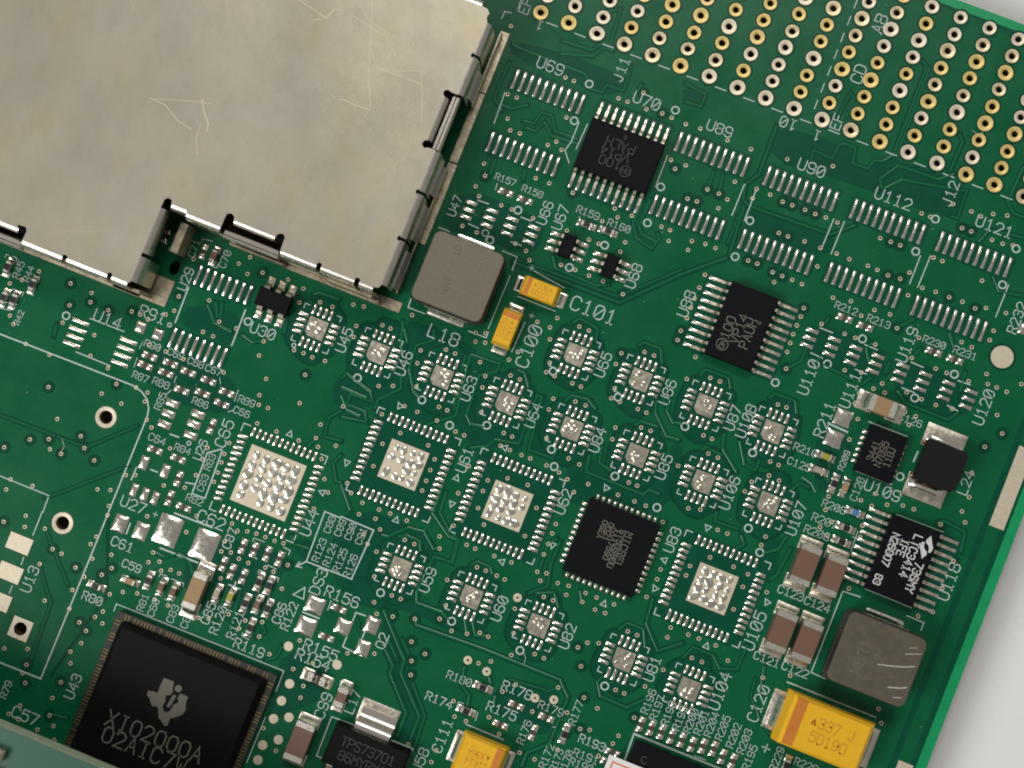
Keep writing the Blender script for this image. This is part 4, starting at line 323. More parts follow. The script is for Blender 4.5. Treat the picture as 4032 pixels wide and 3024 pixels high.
# ---------------------------------------------------------------- stroke lettering
G = {'0': [[(1,0),(3,0),(4,1.2),(4,4.8),(3,6),(1,6),(0,4.8),(0,1.2),(1,0)],[(.6,1),(3.4,5)]], 'O': [[(1,0),(3,0),(4,1.3),(4,4.7),(3,6),(1,6),(0,4.7),(0,1.3),(1,0)]],
'1': [[(.8,4.8),(2,6),(2,0)],[(.8,0),(3.2,0)]], '2': [[(0,4.8),(1,6),(3,6),(4,4.8),(4,3.8),(0,0),(4,0)]], '3': [[(0,5),(1,6),(3,6),(4,5),(4,4),(3,3.2),(1.5,3.2)],[(3,3.2),(4,2.4),(4,1),(3,0),(1,0),(0,1)]],
'4': [[(3,0),(3,6),(0,2),(4,2)]], '5': [[(4,6),(.4,6),(.2,3.4),(1,3.9),(3,3.9),(4,2.9),(4,1),(3,0),(1,0),(0,1)]], '6': [[(3.8,5.2),(3,6),(1,6),(0,4.8),(0,1.2),(1,0),(3,0),(4,1),(4,2.4),(3,3.4),(1,3.4),(0,2.4)]],
'7': [[(0,6),(4,6),(1.2,0)]], '8': [[(1,3.2),(0,4),(0,5.2),(1,6),(3,6),(4,5.2),(4,4),(3,3.2),(1,3.2),(0,2.3),(0,1),(1,0),(3,0),(4,1),(4,2.3),(3,3.2)]],
'9': [[(.2,.8),(1,0),(3,0),(4,1.2),(4,4.8),(3,6),(1,6),(0,5),(0,3.6),(1,2.6),(3,2.6),(4,3.6)]],
'A': [[(0,0),(2,6),(4,0)],[(.8,2.2),(3.2,2.2)]], 'B': [[(0,0),(0,6),(3,6),(4,5.2),(4,4),(3,3.2),(0,3.2)],[(3,3.2),(4,2.4),(4,1),(3,0),(0,0)]], 'C': [[(4,4.8),(3,6),(1,6),(0,4.8),(0,1.2),(1,0),(3,0),(4,1.2)]],
'D': [[(0,0),(0,6),(2.6,6),(4,4.6),(4,1.4),(2.6,0),(0,0)]], 'E': [[(4,6),(0,6),(0,0),(4,0)],[(0,3.2),(3,3.2)]], 'F': [[(4,6),(0,6),(0,0)],[(0,3.2),(3,3.2)]], 'G': [[(4,4.8),(3,6),(1,6),(0,4.8),(0,1.2),(1,0),(3,0),(4,1.2),(4,2.8),(2.4,2.8)]],
'H': [[(0,0),(0,6)],[(4,0),(4,6)],[(0,3.1),(4,3.1)]], 'I': [[(2,0),(2,6)],[(1,0),(3,0)],[(1,6),(3,6)]], 'J': [[(3,6),(3,1.2),(2.2,0),(1,0),(0,1.2)]], 'K': [[(0,0),(0,6)],[(4,6),(0,2.4)],[(1.2,3.5),(4,0)]], 'L': [[(0,6),(0,0),(3.6,0)]],
'M': [[(0,0),(0,6),(2,3),(4,6),(4,0)]], 'N': [[(0,0),(0,6),(4,0),(4,6)]], 'P': [[(0,0),(0,6),(3,6),(4,5.1),(4,3.7),(3,2.8),(0,2.8)]], 'Q': [[(1,0),(3,0),(4,1.3),(4,4.7),(3,6),(1,6),(0,4.7),(0,1.3),(1,0)],[(2.4,1.6),(4.2,-.4)]],
'R': [[(0,0),(0,6),(3,6),(4,5.1),(4,3.9),(3,3),(0,3)],[(2,3),(4,0)]], 'S': [[(4,5),(3,6),(1,6),(0,5),(0,4),(1,3.2),(3,2.8),(4,2),(4,1),(3,0),(1,0),(0,1)]], 'T': [[(2,0),(2,6)],[(0,6),(4,6)]], 'U': [[(0,6),(0,1.2),(1,0),(3,0),(4,1.2),(4,6)]],
'V': [[(0,6),(2,0),(4,6)]], 'W': [[(0,6),(1,0),(2,3.6),(3,0),(4,6)]], 'X': [[(0,0),(4,6)],[(0,6),(4,0)]], 'Y': [[(0,6),(2,3),(4,6)],[(2,3),(2,0)]], 'Z': [[(0,6),(4,6),(0,0),(4,0)]], '+': [[(0,3),(4,3)],[(2,1),(2,5)]], '-': [[(.5,3),(3.5,3)]], ' ': [], '^': [[(.6,1),(3.4,1),(2,4.6),(.6,1),(2,3.2),(3.0,1.2)]], '|': [[(2,0),(2,6)]]}
def text_mesh(s, h, w, m, adv=5.4, squeeze=1.0):
    mb = MB(); k = h/6; tw = ((len(s)-1)*adv + 4)*k*squeeze
    for i, ch in enumerate(s):
        for pl in G[ch]:
            mb.ribbon([(-tw/2 + (i*adv + x)*k*squeeze, (y-3)*k) for x, y in pl], w)
    me = mb.mesh('lettering', m); flat_up(me); return me
def lettering(s, parent, x, y, z, rot, h, w, m, name='marking', adv=5.4, sq=1.0):
    me = cached(('txt', s, h, w, m, adv, sq), lambda: text_mesh(s, h, w, m, adv, sq))
    return obj(name, me, parent, (x, y, z), math.radians(rot))

# ---------------------------------------------------------------- table
mb = MB().box(-700, 700, -700, 700, -30, -3.6)
t = obj('table_top', mb.mesh('table_top', 'table')); t['kind'] = 'structure'; t['label'] = 'pale grey table top under the circuit board'

# ---------------------------------------------------------------- circuit board
BX, BY, LX, LY = 42.3, 42.92, -75.0, -62.0
board = thing('circuit_board', 'large green circuit board with rows of plated holes and white lettering', 'circuit board', (0, 0, 0))
hole_loops = [circle(x, y, .34) for x, y, j in HOLES] + [circle(x, y, ri+.02) for x, y, ro, ri, k in HOLE]
hole_loops.append([(-29.7+.42*math.cos(a*math.pi/9), -1.35+.62*math.sin(a*math.pi/9)) for a in range(18)])
o = obj('board_face', cdt([(LX, LY), (41.5, LY), (41.5, 42.15), (LX, 42.15)], hole_loops, 0, 'board_face', 'solder_mask'), board)
mb = MB()
a = mb.loop([(41.5, LY, 0), (BX, LY, 0), (BX, BY, 0), (LX, BY, 0), (LX, 42.15, 0), (41.5, 42.15, 0)])
mb.f.append((a[0], a[1], a[2], a[5])); mb.f.append((a[5], a[2], a[3], a[4]))
me = mb.mesh('board_border', 'solder_mask_thin'); flat_up(me); obj('board_border', me, board)
mb = MB(); r1 = mb.loop([(LX, LY, -.001), (BX, LY, -.001), (BX, BY, -.001), (LX, BY, -.001)]); r2 = mb.loop([(LX, LY, -1.9), (BX+.28, LY, -1.9), (BX+.28, BY+.28, -1.9), (LX, BY+.28, -1.9)])
mb.bridge(r2, r1); obj('board_edge', mb.mesh('board_edge', 'laminate'), board)
obj('board_underside', cdt([(LX, LY), (BX, LY), (BX, BY), (LX, BY)], hole_loops, -1.9, 'board_underside', 'solder_mask'), board)
def ribbon_obj(name, pts, w, z, m, closed=False):
    me = MB().ribbon(pts, w, z, closed).mesh(name, m); flat_up(me); return obj(name, me, board)
# copper-free areas, edge bands
def smooth_poly(p, it=1):
    for _ in range(it):
        q = []
        for i in range(len(p)):
            a, b = Vector(p[i]), Vector(p[(i+1) % len(p)]); q += [tuple(a*.75+b*.25), tuple(a*.25+b*.75)]
        p = q
    return p
for i, p in enumerate(DK):
    obj('copper_free_area', cdt(smooth_poly(p), [], .002 + i*.00035, 'copper_free_area', 'solder_mask_bare'), board)
for x0, x1 in ((39.45, 39.95), (41.0, 41.45)):
    ribbon_obj('edge_band', [((x0+x1)/2, LY), ((x0+x1)/2, 41.6)], x1-x0, .0105, 'solder_mask_bare')
for y0, y1 in ((41.95, 42.2),):
    ribbon_obj('edge_band', [(LX, (y0+y1)/2), (41.4, (y0+y1)/2)], y1-y0, .0108, 'solder_mask_bare')
# QFN surroundings
def blob_poly(cx, cy):
    pts = [(-1.95,-2.1),(-2.35,-1.2),(-2.25,1.0),(-1.9,1.95),(-1.0,2.2),(-.75,2.75),(.1,2.95),(.95,2.75),(1.15,2.1),(1.95,1.8),(2.15,.4),(2.05,-1.5),(1.5,-2.3),(.7,-3.0),(-.5,-2.8),(-1.2,-2.4)]
    return [(cx+x*random.uniform(.95, 1.08), cy+y*random.uniform(.95, 1.06)) for x, y in pts]
for i, (x, y) in enumerate(QFN):
    P = smooth_poly(blob_poly(x, y), 1)
    ribbon_obj('clearance_gap', P, .22, .0112+i*.0001, 'solder_mask_moat', True)
    obj('copper_free_area', cdt(P, [], .0096+i*.00005, 'copper_free_area', 'solder_mask_bare'), board)
# traces
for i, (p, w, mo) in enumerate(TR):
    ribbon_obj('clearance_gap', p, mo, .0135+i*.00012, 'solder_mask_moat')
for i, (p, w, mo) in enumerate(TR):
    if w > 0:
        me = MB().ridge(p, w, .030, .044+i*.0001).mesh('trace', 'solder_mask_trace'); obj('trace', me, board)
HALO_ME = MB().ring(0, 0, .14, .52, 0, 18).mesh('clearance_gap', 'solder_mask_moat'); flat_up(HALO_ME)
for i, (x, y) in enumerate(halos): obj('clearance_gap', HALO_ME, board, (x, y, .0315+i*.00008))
# vias
VIA = MB().lathe(0, 0, [(.095, .004), (.10, .03), (.155, .036), (.185, .0)], 12).mesh('via', 'ring_silver', True)
VIAH = MB().disc(0, 0, .10, .006, 10).mesh('via_hole', 'void_shade')  # flat disc, the shade of an uncut hole put into its colour
for i, (x, y) in enumerate(vias):
    if i < 300:
        o = obj('via', VIA, board, (x, y, .034)); obj('hole', VIAH, o)
mb = MB(); mh = MB()
for x, y in vias[300:]:
    mb.lathe(x, y, [(.095, .038), (.10, .064), (.155, .07), (.185, .034)], 12); mh.disc(x, y, .10, .040, 10)
o = obj('small_vias', mb.mesh('small_vias', 'ring_silver', True), board); o['kind'] = 'stuff'
o = obj('small_via_holes', mh.mesh('small_via_holes', 'void_shade'), board); o['kind'] = 'stuff'
# plated connector holes
for (x, y, j) in HOLES:
    big = j % 3 == 0
    g = random.random() < (.62 if 0 < j < 6 and x > 3 else .25)
    ro = .665 if big else .60
    m = 'ring_gold' if g else random.choice(('ring_silver', 'ring_silver', 'ring_tarnished'))
    me = cached(('ph', big, m), lambda: MB().lathe(0, 0, [(.27, -.10), (.275, .03), (.31, .055), (ro-.05, .055), (ro, .0)], 20).mesh('plated_hole', m, True))
    o = obj('plated_hole', me, board, (x+random.uniform(-.03, .03), y+random.uniform(-.03, .03), .02), random.random()*6); o.scale = (random.uniform(.97, 1.04), random.uniform(.95, 1.03), 1)
    obj('barrel', cached('brl', lambda: MB().lathe(0, 0, [(.295, -1.95), (.27, -.09)], 16).mesh('barrel', 'barrel', True)), o)
    obj('clearance_gap', cached(('phg', big), lambda: MB().ring(0, 0, ro-.06, ro+.11, 0, 20).mesh('clearance_gap', 'solder_mask_moat')), board, (x, y, .0405 if big else .0402))
for x, y, ro, ri, k in HOLE:
    if k == 'r':
        o = obj('plated_hole', MB().lathe(0, 0, [(ri-.02, -.1), (ri, .03), (ri+.04, .05), (ro-.04, .05), (ro, 0)], 28).mesh('plated_hole', 'immersion_finish', True), board, (x, y, .02))
    else:
        me = cdt([(-ro, -ro), (ro, -ro), (ro, ro), (-ro, ro)], [circle(0, 0, ri, 24)], .05, 'plated_hole', 'immersion_finish'); o = obj('plated_hole', me, board, (x, y, .01))
    obj('barrel', MB().lathe(0, 0, [(ri+.01, -1.95), (ri, .045)], 24).mesh('barrel', 'barrel', True), o)
# row dashes under the connector holes and the dashed divider
lx, ly, dx, dy = LAT
for i in range(-6, 14):
    X = lx + (i+.5)*dx
    if i < 13: ribbon_obj('silkscreen_line', [(X-.45, ly-.62), (X+.45, ly-.62)], .1, .046, 'silkscreen')
for k in range(9): ribbon_obj('silkscreen_line', [(lx+3.62*dx, ly+.6+k*1.5), (lx+3.62*dx, ly+1.35+k*1.5)], .09, .046, 'silkscreen')
# silkscreen
for i, (p, w) in enumerate(SL): ribbon_obj('silkscreen_line', p, w, .0465+i*.00003, 'silkscreen')
for x, y, r, w in C:
    me = cached(('circ', r, w), lambda: MB().ring(0, 0, r-w/2-.02, r+w/2, 0, 20).mesh('silkscreen_circle', 'silkscreen')); obj('pin_one_circle', me, board, (x, y, .047))
def tri(): 
    me = MB().ribbon([(-.25, -.22), (.25, -.22), (0, .25)], .09, 0, True).mesh('silkscreen_triangle', 'silkscreen'); flat_up(me); return me
for i, (x, y) in enumerate(TRI): obj('silkscreen_triangle', cached('tri', tri), board, (x, y, .0475), math.radians([0, 90, 180, 45][i % 4]))
for s, x, y, r, h in T:
    lettering(s, board, x, y, .048, r, h*.95, (.066 if h < .66 else .078 + .05*(h-.5)), 'silkscreen', 'silkscreen_text')

# dust
random.seed(21); mb = MB()
for k in range(170):
    x, y = random.uniform(-44, 41), random.uniform(-40, 41); r = random.uniform(.02, .055)
    if x < -10.5 and y > -6: continue
    mb.stack([(.05, r, r*random.uniform(.5, 1), r*.4), (.05+r*.8, r*.6, r*.5, r*.3)], x, y, n=2)
o = obj('dust_specks', mb.mesh('dust_specks', 'dust'), board); o['kind'] = 'stuff'
for p in ([(8.6, -20.2), (9.0, -20.0), (9.3, -20.3), (9.35, -20.8)], [(27.3, 33.2), (27.9, 33.0), (28.2, 33.3)], [(-33, -18), (-32.6, -18.5), (-32.7, -19)]):
    ribbon_obj('dust_fibre', p, .045, .06, 'dust')
# ---- pads
def footprint(name, x, y, rz=0):
    e = bpy.data.objects.new(name, None); COL.objects.link(e); e.parent = board; e.location = (x, y, 0); e.rotation_euler = (0, 0, rz); e.empty_display_size = .3; return e
PZ = .036
def pad_me(sx, sy, h=.09, m='solder', p=4, v=0):
    def mk():
        random.seed(v*31+int(sx*100)); return MB().pillow(0, 0, sx, sy, h, 7 if max(sx, sy) > .9 else 6, p, jit=.12 if max(sx, sy) > 1.0 and min(sx, sy) > .5 else .03).mesh('pad', m, True)
    return cached(('pad', sx, sy, h, m, p, v), mk)
def tssop(x, y, n, rz=0, span=5.617, length=1.7, w=.29, pitch=.65):
    e = footprint('chip_footprint', x, y, rz)
    gapm = cached(('tgap', n), lambda: MB().stack([(0, n*pitch/2+.05, length/2+.15, .1)], n=2).mesh('copper_free_area', 'solder_mask_bare'))
    for s in (-1, 1):
        obj('copper_free_area', gapm, e, (0, s*span/2, .0335))
        for k in range(n): obj('pad', pad_me(w, length, .12, 'solder', 2.2), e, ((k-(n-1)/2)*pitch, s*span/2, PZ))
for x, y in TSS: tssop(x, y, 10)
tssop(TS16[0], TS16[1], 8, length=1.62)
for key, rz in (('U70', 0), ('U88', math.pi/2), ('U118', math.pi/2)):
    tssop(COMP[key][0], COMP[key][1], 10, rz, span=6.15, length=1.5)
for x, y, d in SC6:
    e = footprint('chip_footprint', x, y)
    for s in (-1, 1):
        for k in (-1, 0, 1): obj('pad', pad_me(1.02, .34, .12, 'solder', 2.4, k+1), e, (s*d/2, k*.65, PZ))
def qfn(x, y, n, half, plen, pw, tp, chamf, blobs, pitch=.5, seed=0):
    e = footprint('chip_footprint', x, y); mb = MB(); random.seed(seed)
    for s in (-1, 1):
        for k in range(n):
            q = (k-(n-1)/2)*pitch
            mb.pillow(q, s*half, pw, plen*random.uniform(.92, 1.06), .09*random.uniform(.7, 1.3), 5, 2.6, PZ); mb.pillow(s*half, q, plen*random.uniform(.92, 1.06), pw*1.08, .09*random.uniform(.7, 1.3), 5, 2.6, PZ)
    o = obj('fine_pads', mb.mesh('fine_pads', 'solder', True), e); o['kind'] = 'stuff'
    h = tp/2; c = chamf
    pts = [(-h+c, -h), (h, -h), (h, h), (-h, h), (-h, -h+c)]
    mb = MB(); a = mb.loop([(px, py, PZ) for px, py in pts]); b = mb.loop([(px*.985, py*.985, PZ+.05) for px, py in pts]); mb.bridge(a, b); mb.f.append(tuple(b))
    o = obj('thermal_pad', mb.mesh('thermal_pad', 'immersion_finish' if blobs else 'thermal_flat'), e)
    mb = MB()
    if blobs:
        for i in range(blobs):
            for j in range(blobs):
                if random.random() < .12: continue
                bx = (i-(blobs-1)/2)*tp/(blobs+.6)+random.uniform(-.09, .09); by = (j-(blobs-1)/2)*tp/(blobs+.6)+random.uniform(-.09, .09)
                r = tp/(blobs+.6)*random.uniform(.42, .60); hh = random.uniform(.05, .13)
                e0 = len(mb.v); mb.lathe(0, 0, [(r, PZ+.045), (r*.93, PZ+.05+hh*.33), (r*.8, PZ+.05+hh*.62), (r*.58, PZ+.05+hh*.86), (r*.3, PZ+.05+hh*.97), (r*.08, PZ+.05+hh*random.uniform(.85, 1.0))], 14, True); mb.xf(Matrix.Translation((bx, by, 0)) @ Matrix.Rotation(random.random()*3, 4, 'Z') @ Matrix.Diagonal((random.uniform(.85, 1.3), random.uniform(.8, 1.0), 1, 1)), e0)
    else:
        for q in range(4):
            bx, by = random.uniform(-.5, .5), random.uniform(-.5, .5); r = random.uniform(.16, .34); hh = random.uniform(.02, .07)
            mb.lathe(bx, by, [(r, PZ+.045), (r*.8, PZ+.05+hh*.6), (r*.4, PZ+.05+hh), (r*.1, PZ+.05+hh)], 9, True)
    obj('solder_blobs', mb.mesh('solder_blobs', 'solder_blob' if blobs else 'thermal_flat', True), o)['kind'] = 'stuff'
    return e
for i, (x, y) in enumerate(QFN):
    qfn(x, y, 4, 1.42, .8, .27, 1.66, .36, 0, seed=i)
    for sx, sy, rr in ((-1, 1, 0), (1, 1, 0), (1, -1, 0), (-1, -1, 0)):
        L = .38; cx, cy = x+sx*1.62, y+sy*1.62
        ribbon_obj('silkscreen_line', [(cx-sx*L, cy), (cx, cy), (cx, cy-sy*L)], .09, .0468, 'silkscreen')
for i, (x, y) in enumerate(QFN44):
    qfn(x, y, 11, 3.25, .78, .27, 3.35, .0, 4, seed=50+i)
    obj('copper_free_area', cdt([(x-3.8, y-3.8), (x+3.8, y-3.8), (x+3.8, y+3.8), (x-3.8, y+3.8)], [], .0099+i*.0001, 'copper_free_area', 'solder_mask_bare'), board)
    for sx in (-1, 1):
        for sy in (-1, 1): ribbon_obj('silkscreen_line', [(x+sx*3.15, y+sy*3.65), (x+sx*3.65, y+sy*3.65), (x+sx*3.65, y+sy*3.15)], .1, .0469, 'silkscreen')
x, y = U44
qfn(x, y, 12, 3.42, .78, .27, 4.95, .0, 5, seed=60)
for sx in (-1, 1):
    for sy in (-1, 1): ribbon_obj('silkscreen_line', [(x+sx*3.15, y+sy*3.8), (x+sx*3.75, y+sy*3.8), (x+sx*3.75, y+sy*3.15)], .1, .0469, 'silkscreen')
for i, (x, y, ax) in enumerate(PP):
    e = footprint('component_footprint', x, y, 0 if ax == 'u' else math.pi/2)
    obj('copper_free_area', cached('ppg', lambda: MB().box(-.42, .42, -.24, .24, 0, .012).mesh('gap', 'bare_gap')), e, (0, 0, .03))
    for s in (-1, 1): obj('pad', pad_me(.52, .56, .13, 'solder', 2.2, i % 4), e, (s*.41, 0, PZ))
for i, (x, y, sx, sy, st) in enumerate(PAD):
    if st == 's':
        e = obj('solder_pad', pad_me(sx, sy, .16 if min(sx, sy) > .5 else .12, 'solder', 3.0 if min(sx, sy) > .5 else 2.3, i % 5), board, (x, y, PZ))
    else:
        obj('solder_pad', MB().box(-sx/2, sx/2, -sy/2, sy/2, 0, .05, .02).mesh('pad', 'immersion_finish'), board, (x, y, .02))
for x, y in TP: obj('test_point', cached('tp', lambda: MB().lathe(0, 0, [(.40, 0), (.38, .04), (.05, .045)], 18, True).mesh('test_point', 'immersion_finish')), board, (x, y, .02))
for x, y in TPH:
    o = obj('test_point', cached('tph', lambda: MB().lathe(0, 0, [(.37, 0), (.35, .04), (.10, .045), (.09, .02)], 18).mesh('test_point', 'immersion_finish')), board, (x, y, .03)); obj('hole', cached('tphh', lambda: MB().disc(0, 0, .1, .02).mesh('hole', 'void_shade')), o)
obj('fiducial_mark', MB().lathe(0, 0, [(.93, 0), (.91, .04)], 32, True).mesh('fiducial_mark', 'immersion_finish'), board, (FID[0], FID[1], .02))
obj('clearance_gap', MB().ring(0, 0, .9, 1.12, 0, 32).mesh('clearance_gap', 'solder_mask_moat'), board, (FID[0], FID[1], .0152))
for x0, x1, y0, y1 in ((40.0, 41.25, 3.6, 10.5), (40.05, 41.3, -24, -16.6)):
    obj('edge_contact_strip', MB().box(x0, x1, y0, y1, .012, .06, .02).mesh('edge_contact_strip', 'immersion_finish'), board)
# shield frame lands
for x0, x1, y0, y1 in ((-11.75, -10.95, 21.6, 27.0), (-11.72, -10.97, 15.3, 21.5), (-11.74, -10.93, 8.0, 15.2), (-21.0, -10.85, 2.0, 2.9), (-26.2, -21.1, 2.25, 2.95), (-60, -31.5, -4.75, -4.0), (-34.0, -29.2, -4.72, -3.9), (-31.2, -29.2, -4.0, -2.4)):
    obj('shield_land', MB().box(x0, x1, y0, y1, .012, .10, .03).mesh('shield_land', 'frame_plate'), board)

# ---------------------------------------------------------------- components
def gull(bd, span, w, z1=.55, t=.13):
    o = span/2; a = bd/2
    prof = [(a-.1, z1), (a+.16, z1), (a+.24, z1-.06), (a+.42, .22), (a+.52, .17), (o, .15)]
    def mk(): return MB().sweep(prof, -w/2, w/2, t).mesh('lead', 'solder_dull')
    return cached(('gull', bd, span, w, z1, t), mk)
def gull_chip(name, label, key, bw, bd, bh, n, pitch, span, rz, lw=.24, m='epoxy', group=None, z1=.55, pads=True):
    x, y = COMP[key]
    r = thing(name, label, 'chip', (x, y, .03), rz, group)
    zm = z1-.02
    obj('body', MB().stack([(.10, bw/2-.07, bd/2-.07, .04), (zm, bw/2, bd/2, .04), (zm+.1, bw/2, bd/2, .04), (bh-.03, bw/2-.075, bd/2-.075, .04), (bh, bw/2-.11, bd/2-.11, .03)], n=2).mesh('body', m), r)
    for s in (-1, 1):
        for k in range(n): obj('lead', gull(bd, span, lw, z1), r, ((k-(n-1)/2)*pitch, 0, 0), 0 if s > 0 else math.pi)
    return r
def mark(r, s, x, y, z, rot, h, w, m='laser_dim', adv=5.4, sq=1.0): return lettering(s, r, x, y, z+.004, rot, h, w, m, 'marking', adv, sq)
c = gull_chip('chip', 'black leaded chip beside the U70 lettering, leads at top and bottom edges', 'U70', 6.4, 4.4, 1.0, 10, .65, 6.45, 0)
mark(c, 'PALH', -.2, .75, 1.0, 180, .72, .085); mark(c, 'VP14', -.35, -.05, 1.0, 180, .72, .085); mark(c, '1OO', -.5, -.85, 1.0, 180, .72, .085); mark(c, 'ON', .95, -1.1, 1.0, 180, .4, .07)
obj('marking', MB().ring(0, 0, .42, .48, 0, 24).mesh('marking', 'laser_dim'), c, (.95, -1.1, 1.004)); mark(c, 'G', -.05, 1.5, 1.0, 180, .3, .05)
c = gull_chip('chip', 'black leaded chip beside the U88 lettering, leads at left and right edges', 'U88', 6.4, 4.1, 1.0, 10, .65, 6.45, math.pi/2)
mark(c, '1OO', -.5, 1.0, 1.0, 0, .72, .09, 'laser_grey'); mark(c, 'VP14', -.3, .15, 1.0, 0, .72, .09, 'laser_grey'); mark(c, 'PAUH', -.4, -.7, 1.0, 0, .72, .09, 'laser_grey'); mark(c, 'ON', -1.95, .95, 1.0, 0, .4, .07, 'laser_grey'); mark(c, 'G', .75, -1.2, 1.0, 0, .3, .05, 'laser_grey')
obj('marking', MB().ring(0, 0, .44, .51, 0, 24).mesh('marking', 'laser_grey'), c, (-1.95, .95, 1.004)); obj('pin_one_dimple', MB().ring(0, 0, .32, .37, 0, 20).mesh('pin_one_dimple', 'epoxy_warm'), c, (-2.55, -1.3, 1.004))
c = gull_chip('chip', 'black leaded chip with bright white printed lettering beside the U118 lettering', 'U118', 6.4, 4.2, 1.0, 10, .65, 6.45, math.pi/2, lw=.27)
for s, xx, yy, hh in (('736MY', -.95, -1.28, .64), ('LTC3414', .55, -.42, .64), ('IFE', .95, .42, .62), ('N268O7', .45, 1.25, .58), ('83', -2.15, 1.35, .56)): mark(c, s, xx, yy, 1.0, 180, hh, .1, 'ink_white', 5.4, .9)
for pts in ([(1.0, .12), (.45, -.28), (.2, -.5), (-.22, -.5), (-.30, -.3), (-.02, -.24), (.22, -.05), (.28, .18), (.5, .3)], [(-1.0, -.12), (-.45, .28), (-.2, .5), (.22, .5), (.30, .3), (.02, .24), (-.22, .05), (-.28, -.18), (-.5, -.3)]):
    obj('logo', cdt(pts, [], 0, 'logo', 'ink_white'), c, (1.68, -1.32, 1.004), math.radians(-8))
obj('pin_one_dimple', MB().lathe(0, 0, [(.36, .001), (.33, .004)], 20, True).mesh('pin_one_dimple', 'epoxy_warm'), c, (2.35, 1.3, 1.0))
c = gull_chip('transistor_chip', 'tiny black six-lead chip right of the U67 lettering', 'U67', 2.0, 1.12, .9, 3, .65, 2.5, math.pi/2, lw=.3, z1=.45, group='six-lead chips below the resistors')
c = gull_chip('transistor_chip', 'tiny black six-lead chip left of the U68 lettering', 'U68', 2.0, 1.12, .9, 3, .65, 2.5, math.pi/2, lw=.3, z1=.45, group='six-lead chips below the resistors')
for k in ('U67', 'U68'):
    e = footprint('chip_footprint', *COMP[k])
    for s in (-1, 1):
        for q in (-1, 0, 1): obj('pad', pad_me(.8, .36, .1, 'solder', 2.6, q+1), e, (s*1.25, q*.65, PZ))
c = gull_chip('transistor_chip', 'small black six-lead chip above the U30 lettering near the metal shield', 'U30', 2.95, 1.6, 1.1, 3, .95, 2.9, 0, lw=.45, m='epoxy_warm', z1=.55)
e = footprint('chip_footprint', *COMP['U30'])
for s in (-1, 1):
    for q in (-1, 0, 1): obj('pad', pad_me(.62, .9, .12, 'solder', 2.6, q+1), e, (q*.95, s*1.38, PZ))
# leadless chips
def flat_chip(name, label, x, y, hx, hy, h, n, pitch, sides, m='epoxy', rz=0):
    r = thing(name, label, 'chip', (x, y, .04), rz)
    obj('body', MB().stack([(0, hx, hy, .05), (h-.03, hx, hy, .05), (h, hx-.04, hy-.04, .05)], n=2).mesh('body', m), r)
    lead = cached(('nolead', m), lambda: MB().pillow(0, 0, .62, .29, .13, 5, 2.6).mesh('lead', 'solder', True))
    for (ax, sg, off) in sides:
        for k in range(n):
            q = (k-(n-1)/2)*pitch
            if ax == 'x': obj('lead', lead, r, (sg*off, q, 0))
            else: obj('lead', lead, r, (q, sg*off, 0), math.pi/2)
    return r
c = flat_chip('chip', 'square black leadless chip left of the U83 lettering, faint laser marking', 12.43, -9.38, 3.05, 3.15, .82, 11, .5, (('x', 1, 3.2), ('x', -1, 3.2), ('y', 1, 3.3), ('y', -1, 3.3)))
for i, (s, yy, hh) in enumerate((('MICREL', .15, .56), ('SY58608U', .05, .44), ('AAA759O', .25, .42), ('OM21', 1.1, .42), ('O6EA', 1.1, .42))): mark(c, s, .95-i*.54, yy, .82, 270, hh, .08, 'laser_grey', 5.6, 1.0)
obj('pin_one_dimple', MB().ring(0, 0, .2, .32, 0, 20).mesh('pin_one_dimple', 'epoxy_warm'), c, (2.25, 2.2, .824))
c = flat_chip('chip', 'small black leadless chip above the U109 lettering, marked 3441', 29.82, 5.7, 1.58, 1.98, .7, 6, .5, (('x', 1, 1.55), ('x', -1, 1.62)))
for i, s in enumerate(('3441', 'N7895', '118J')): mark(c, s, -.65+i*.68, .0, .7, 90, .55, .075, 'laser_grey', 5.2, .9)
bx, by = COMP['bigchip']
c = flat_chip('chip', 'black chip at the lower photo edge, partly covered by the white sticker', bx+7.0, by-5.0, 6.9, 4.95, .9, 2, .5, ())
mark(c, 'C', -5.75, 3.75, .9, 20, .55, .07); 
# large ball grid chip
XC, YC, HS = -16.0, -36.25, 7.1
c = thing('chip', 'big square black chip at lower left with a state-shaped logo and XIO2000A marking', 'chip', (XC, YC, .25))
obj('substrate', MB().stack([(0, HS, HS, .1), (.36, HS, HS, .1)], n=2, capb=True).mesh('substrate', 'package_green'), c)
obj('body', MB().stack([(.36, HS-.58, HS-.58, .4), (.7, HS-.64, HS-.64, .4), (1.1, HS-.98, HS-.98, .3), (1.15, HS-1.05, HS-1.05, .3)], n=4).mesh('body', 'epoxy_warm'), c)
mb = MB(); random.seed(3)
for k in range(46):
    q = -HS+.8+k*(2*HS-1.6)/45+random.uniform(-.03, .03)
    if random.random() < .1: continue
    for (x0, y0, x1, y1) in ((q, HS-.12, q, HS-.52), (q, -HS+.12, q, -HS+.52), (HS-.12, q, HS-.52, q), (-HS+.12, q, -HS+.52, q)): mb.ribbon([(x0, y0), (x1, y1)], .055, .364)
me = mb.mesh('edge_fingers', 'finger_gold'); flat_up(me); o = obj('edge_fingers', me, c); o['kind'] = 'stuff'
ZT = 1.154
def local(p): return (p[0]-XC, p[1]-YC)
def poly_mark(pts, m):
    return obj('logo', cdt([local(p) for p in pts], [], ZT, 'logo', m), c)
poly_mark(LOGO, 'laser_grey'); poly_mark(LOGO_I, 'laser_grey'); poly_mark(circle(LOGO_D[0], LOGO_D[1], .3, 8), 'laser_grey')
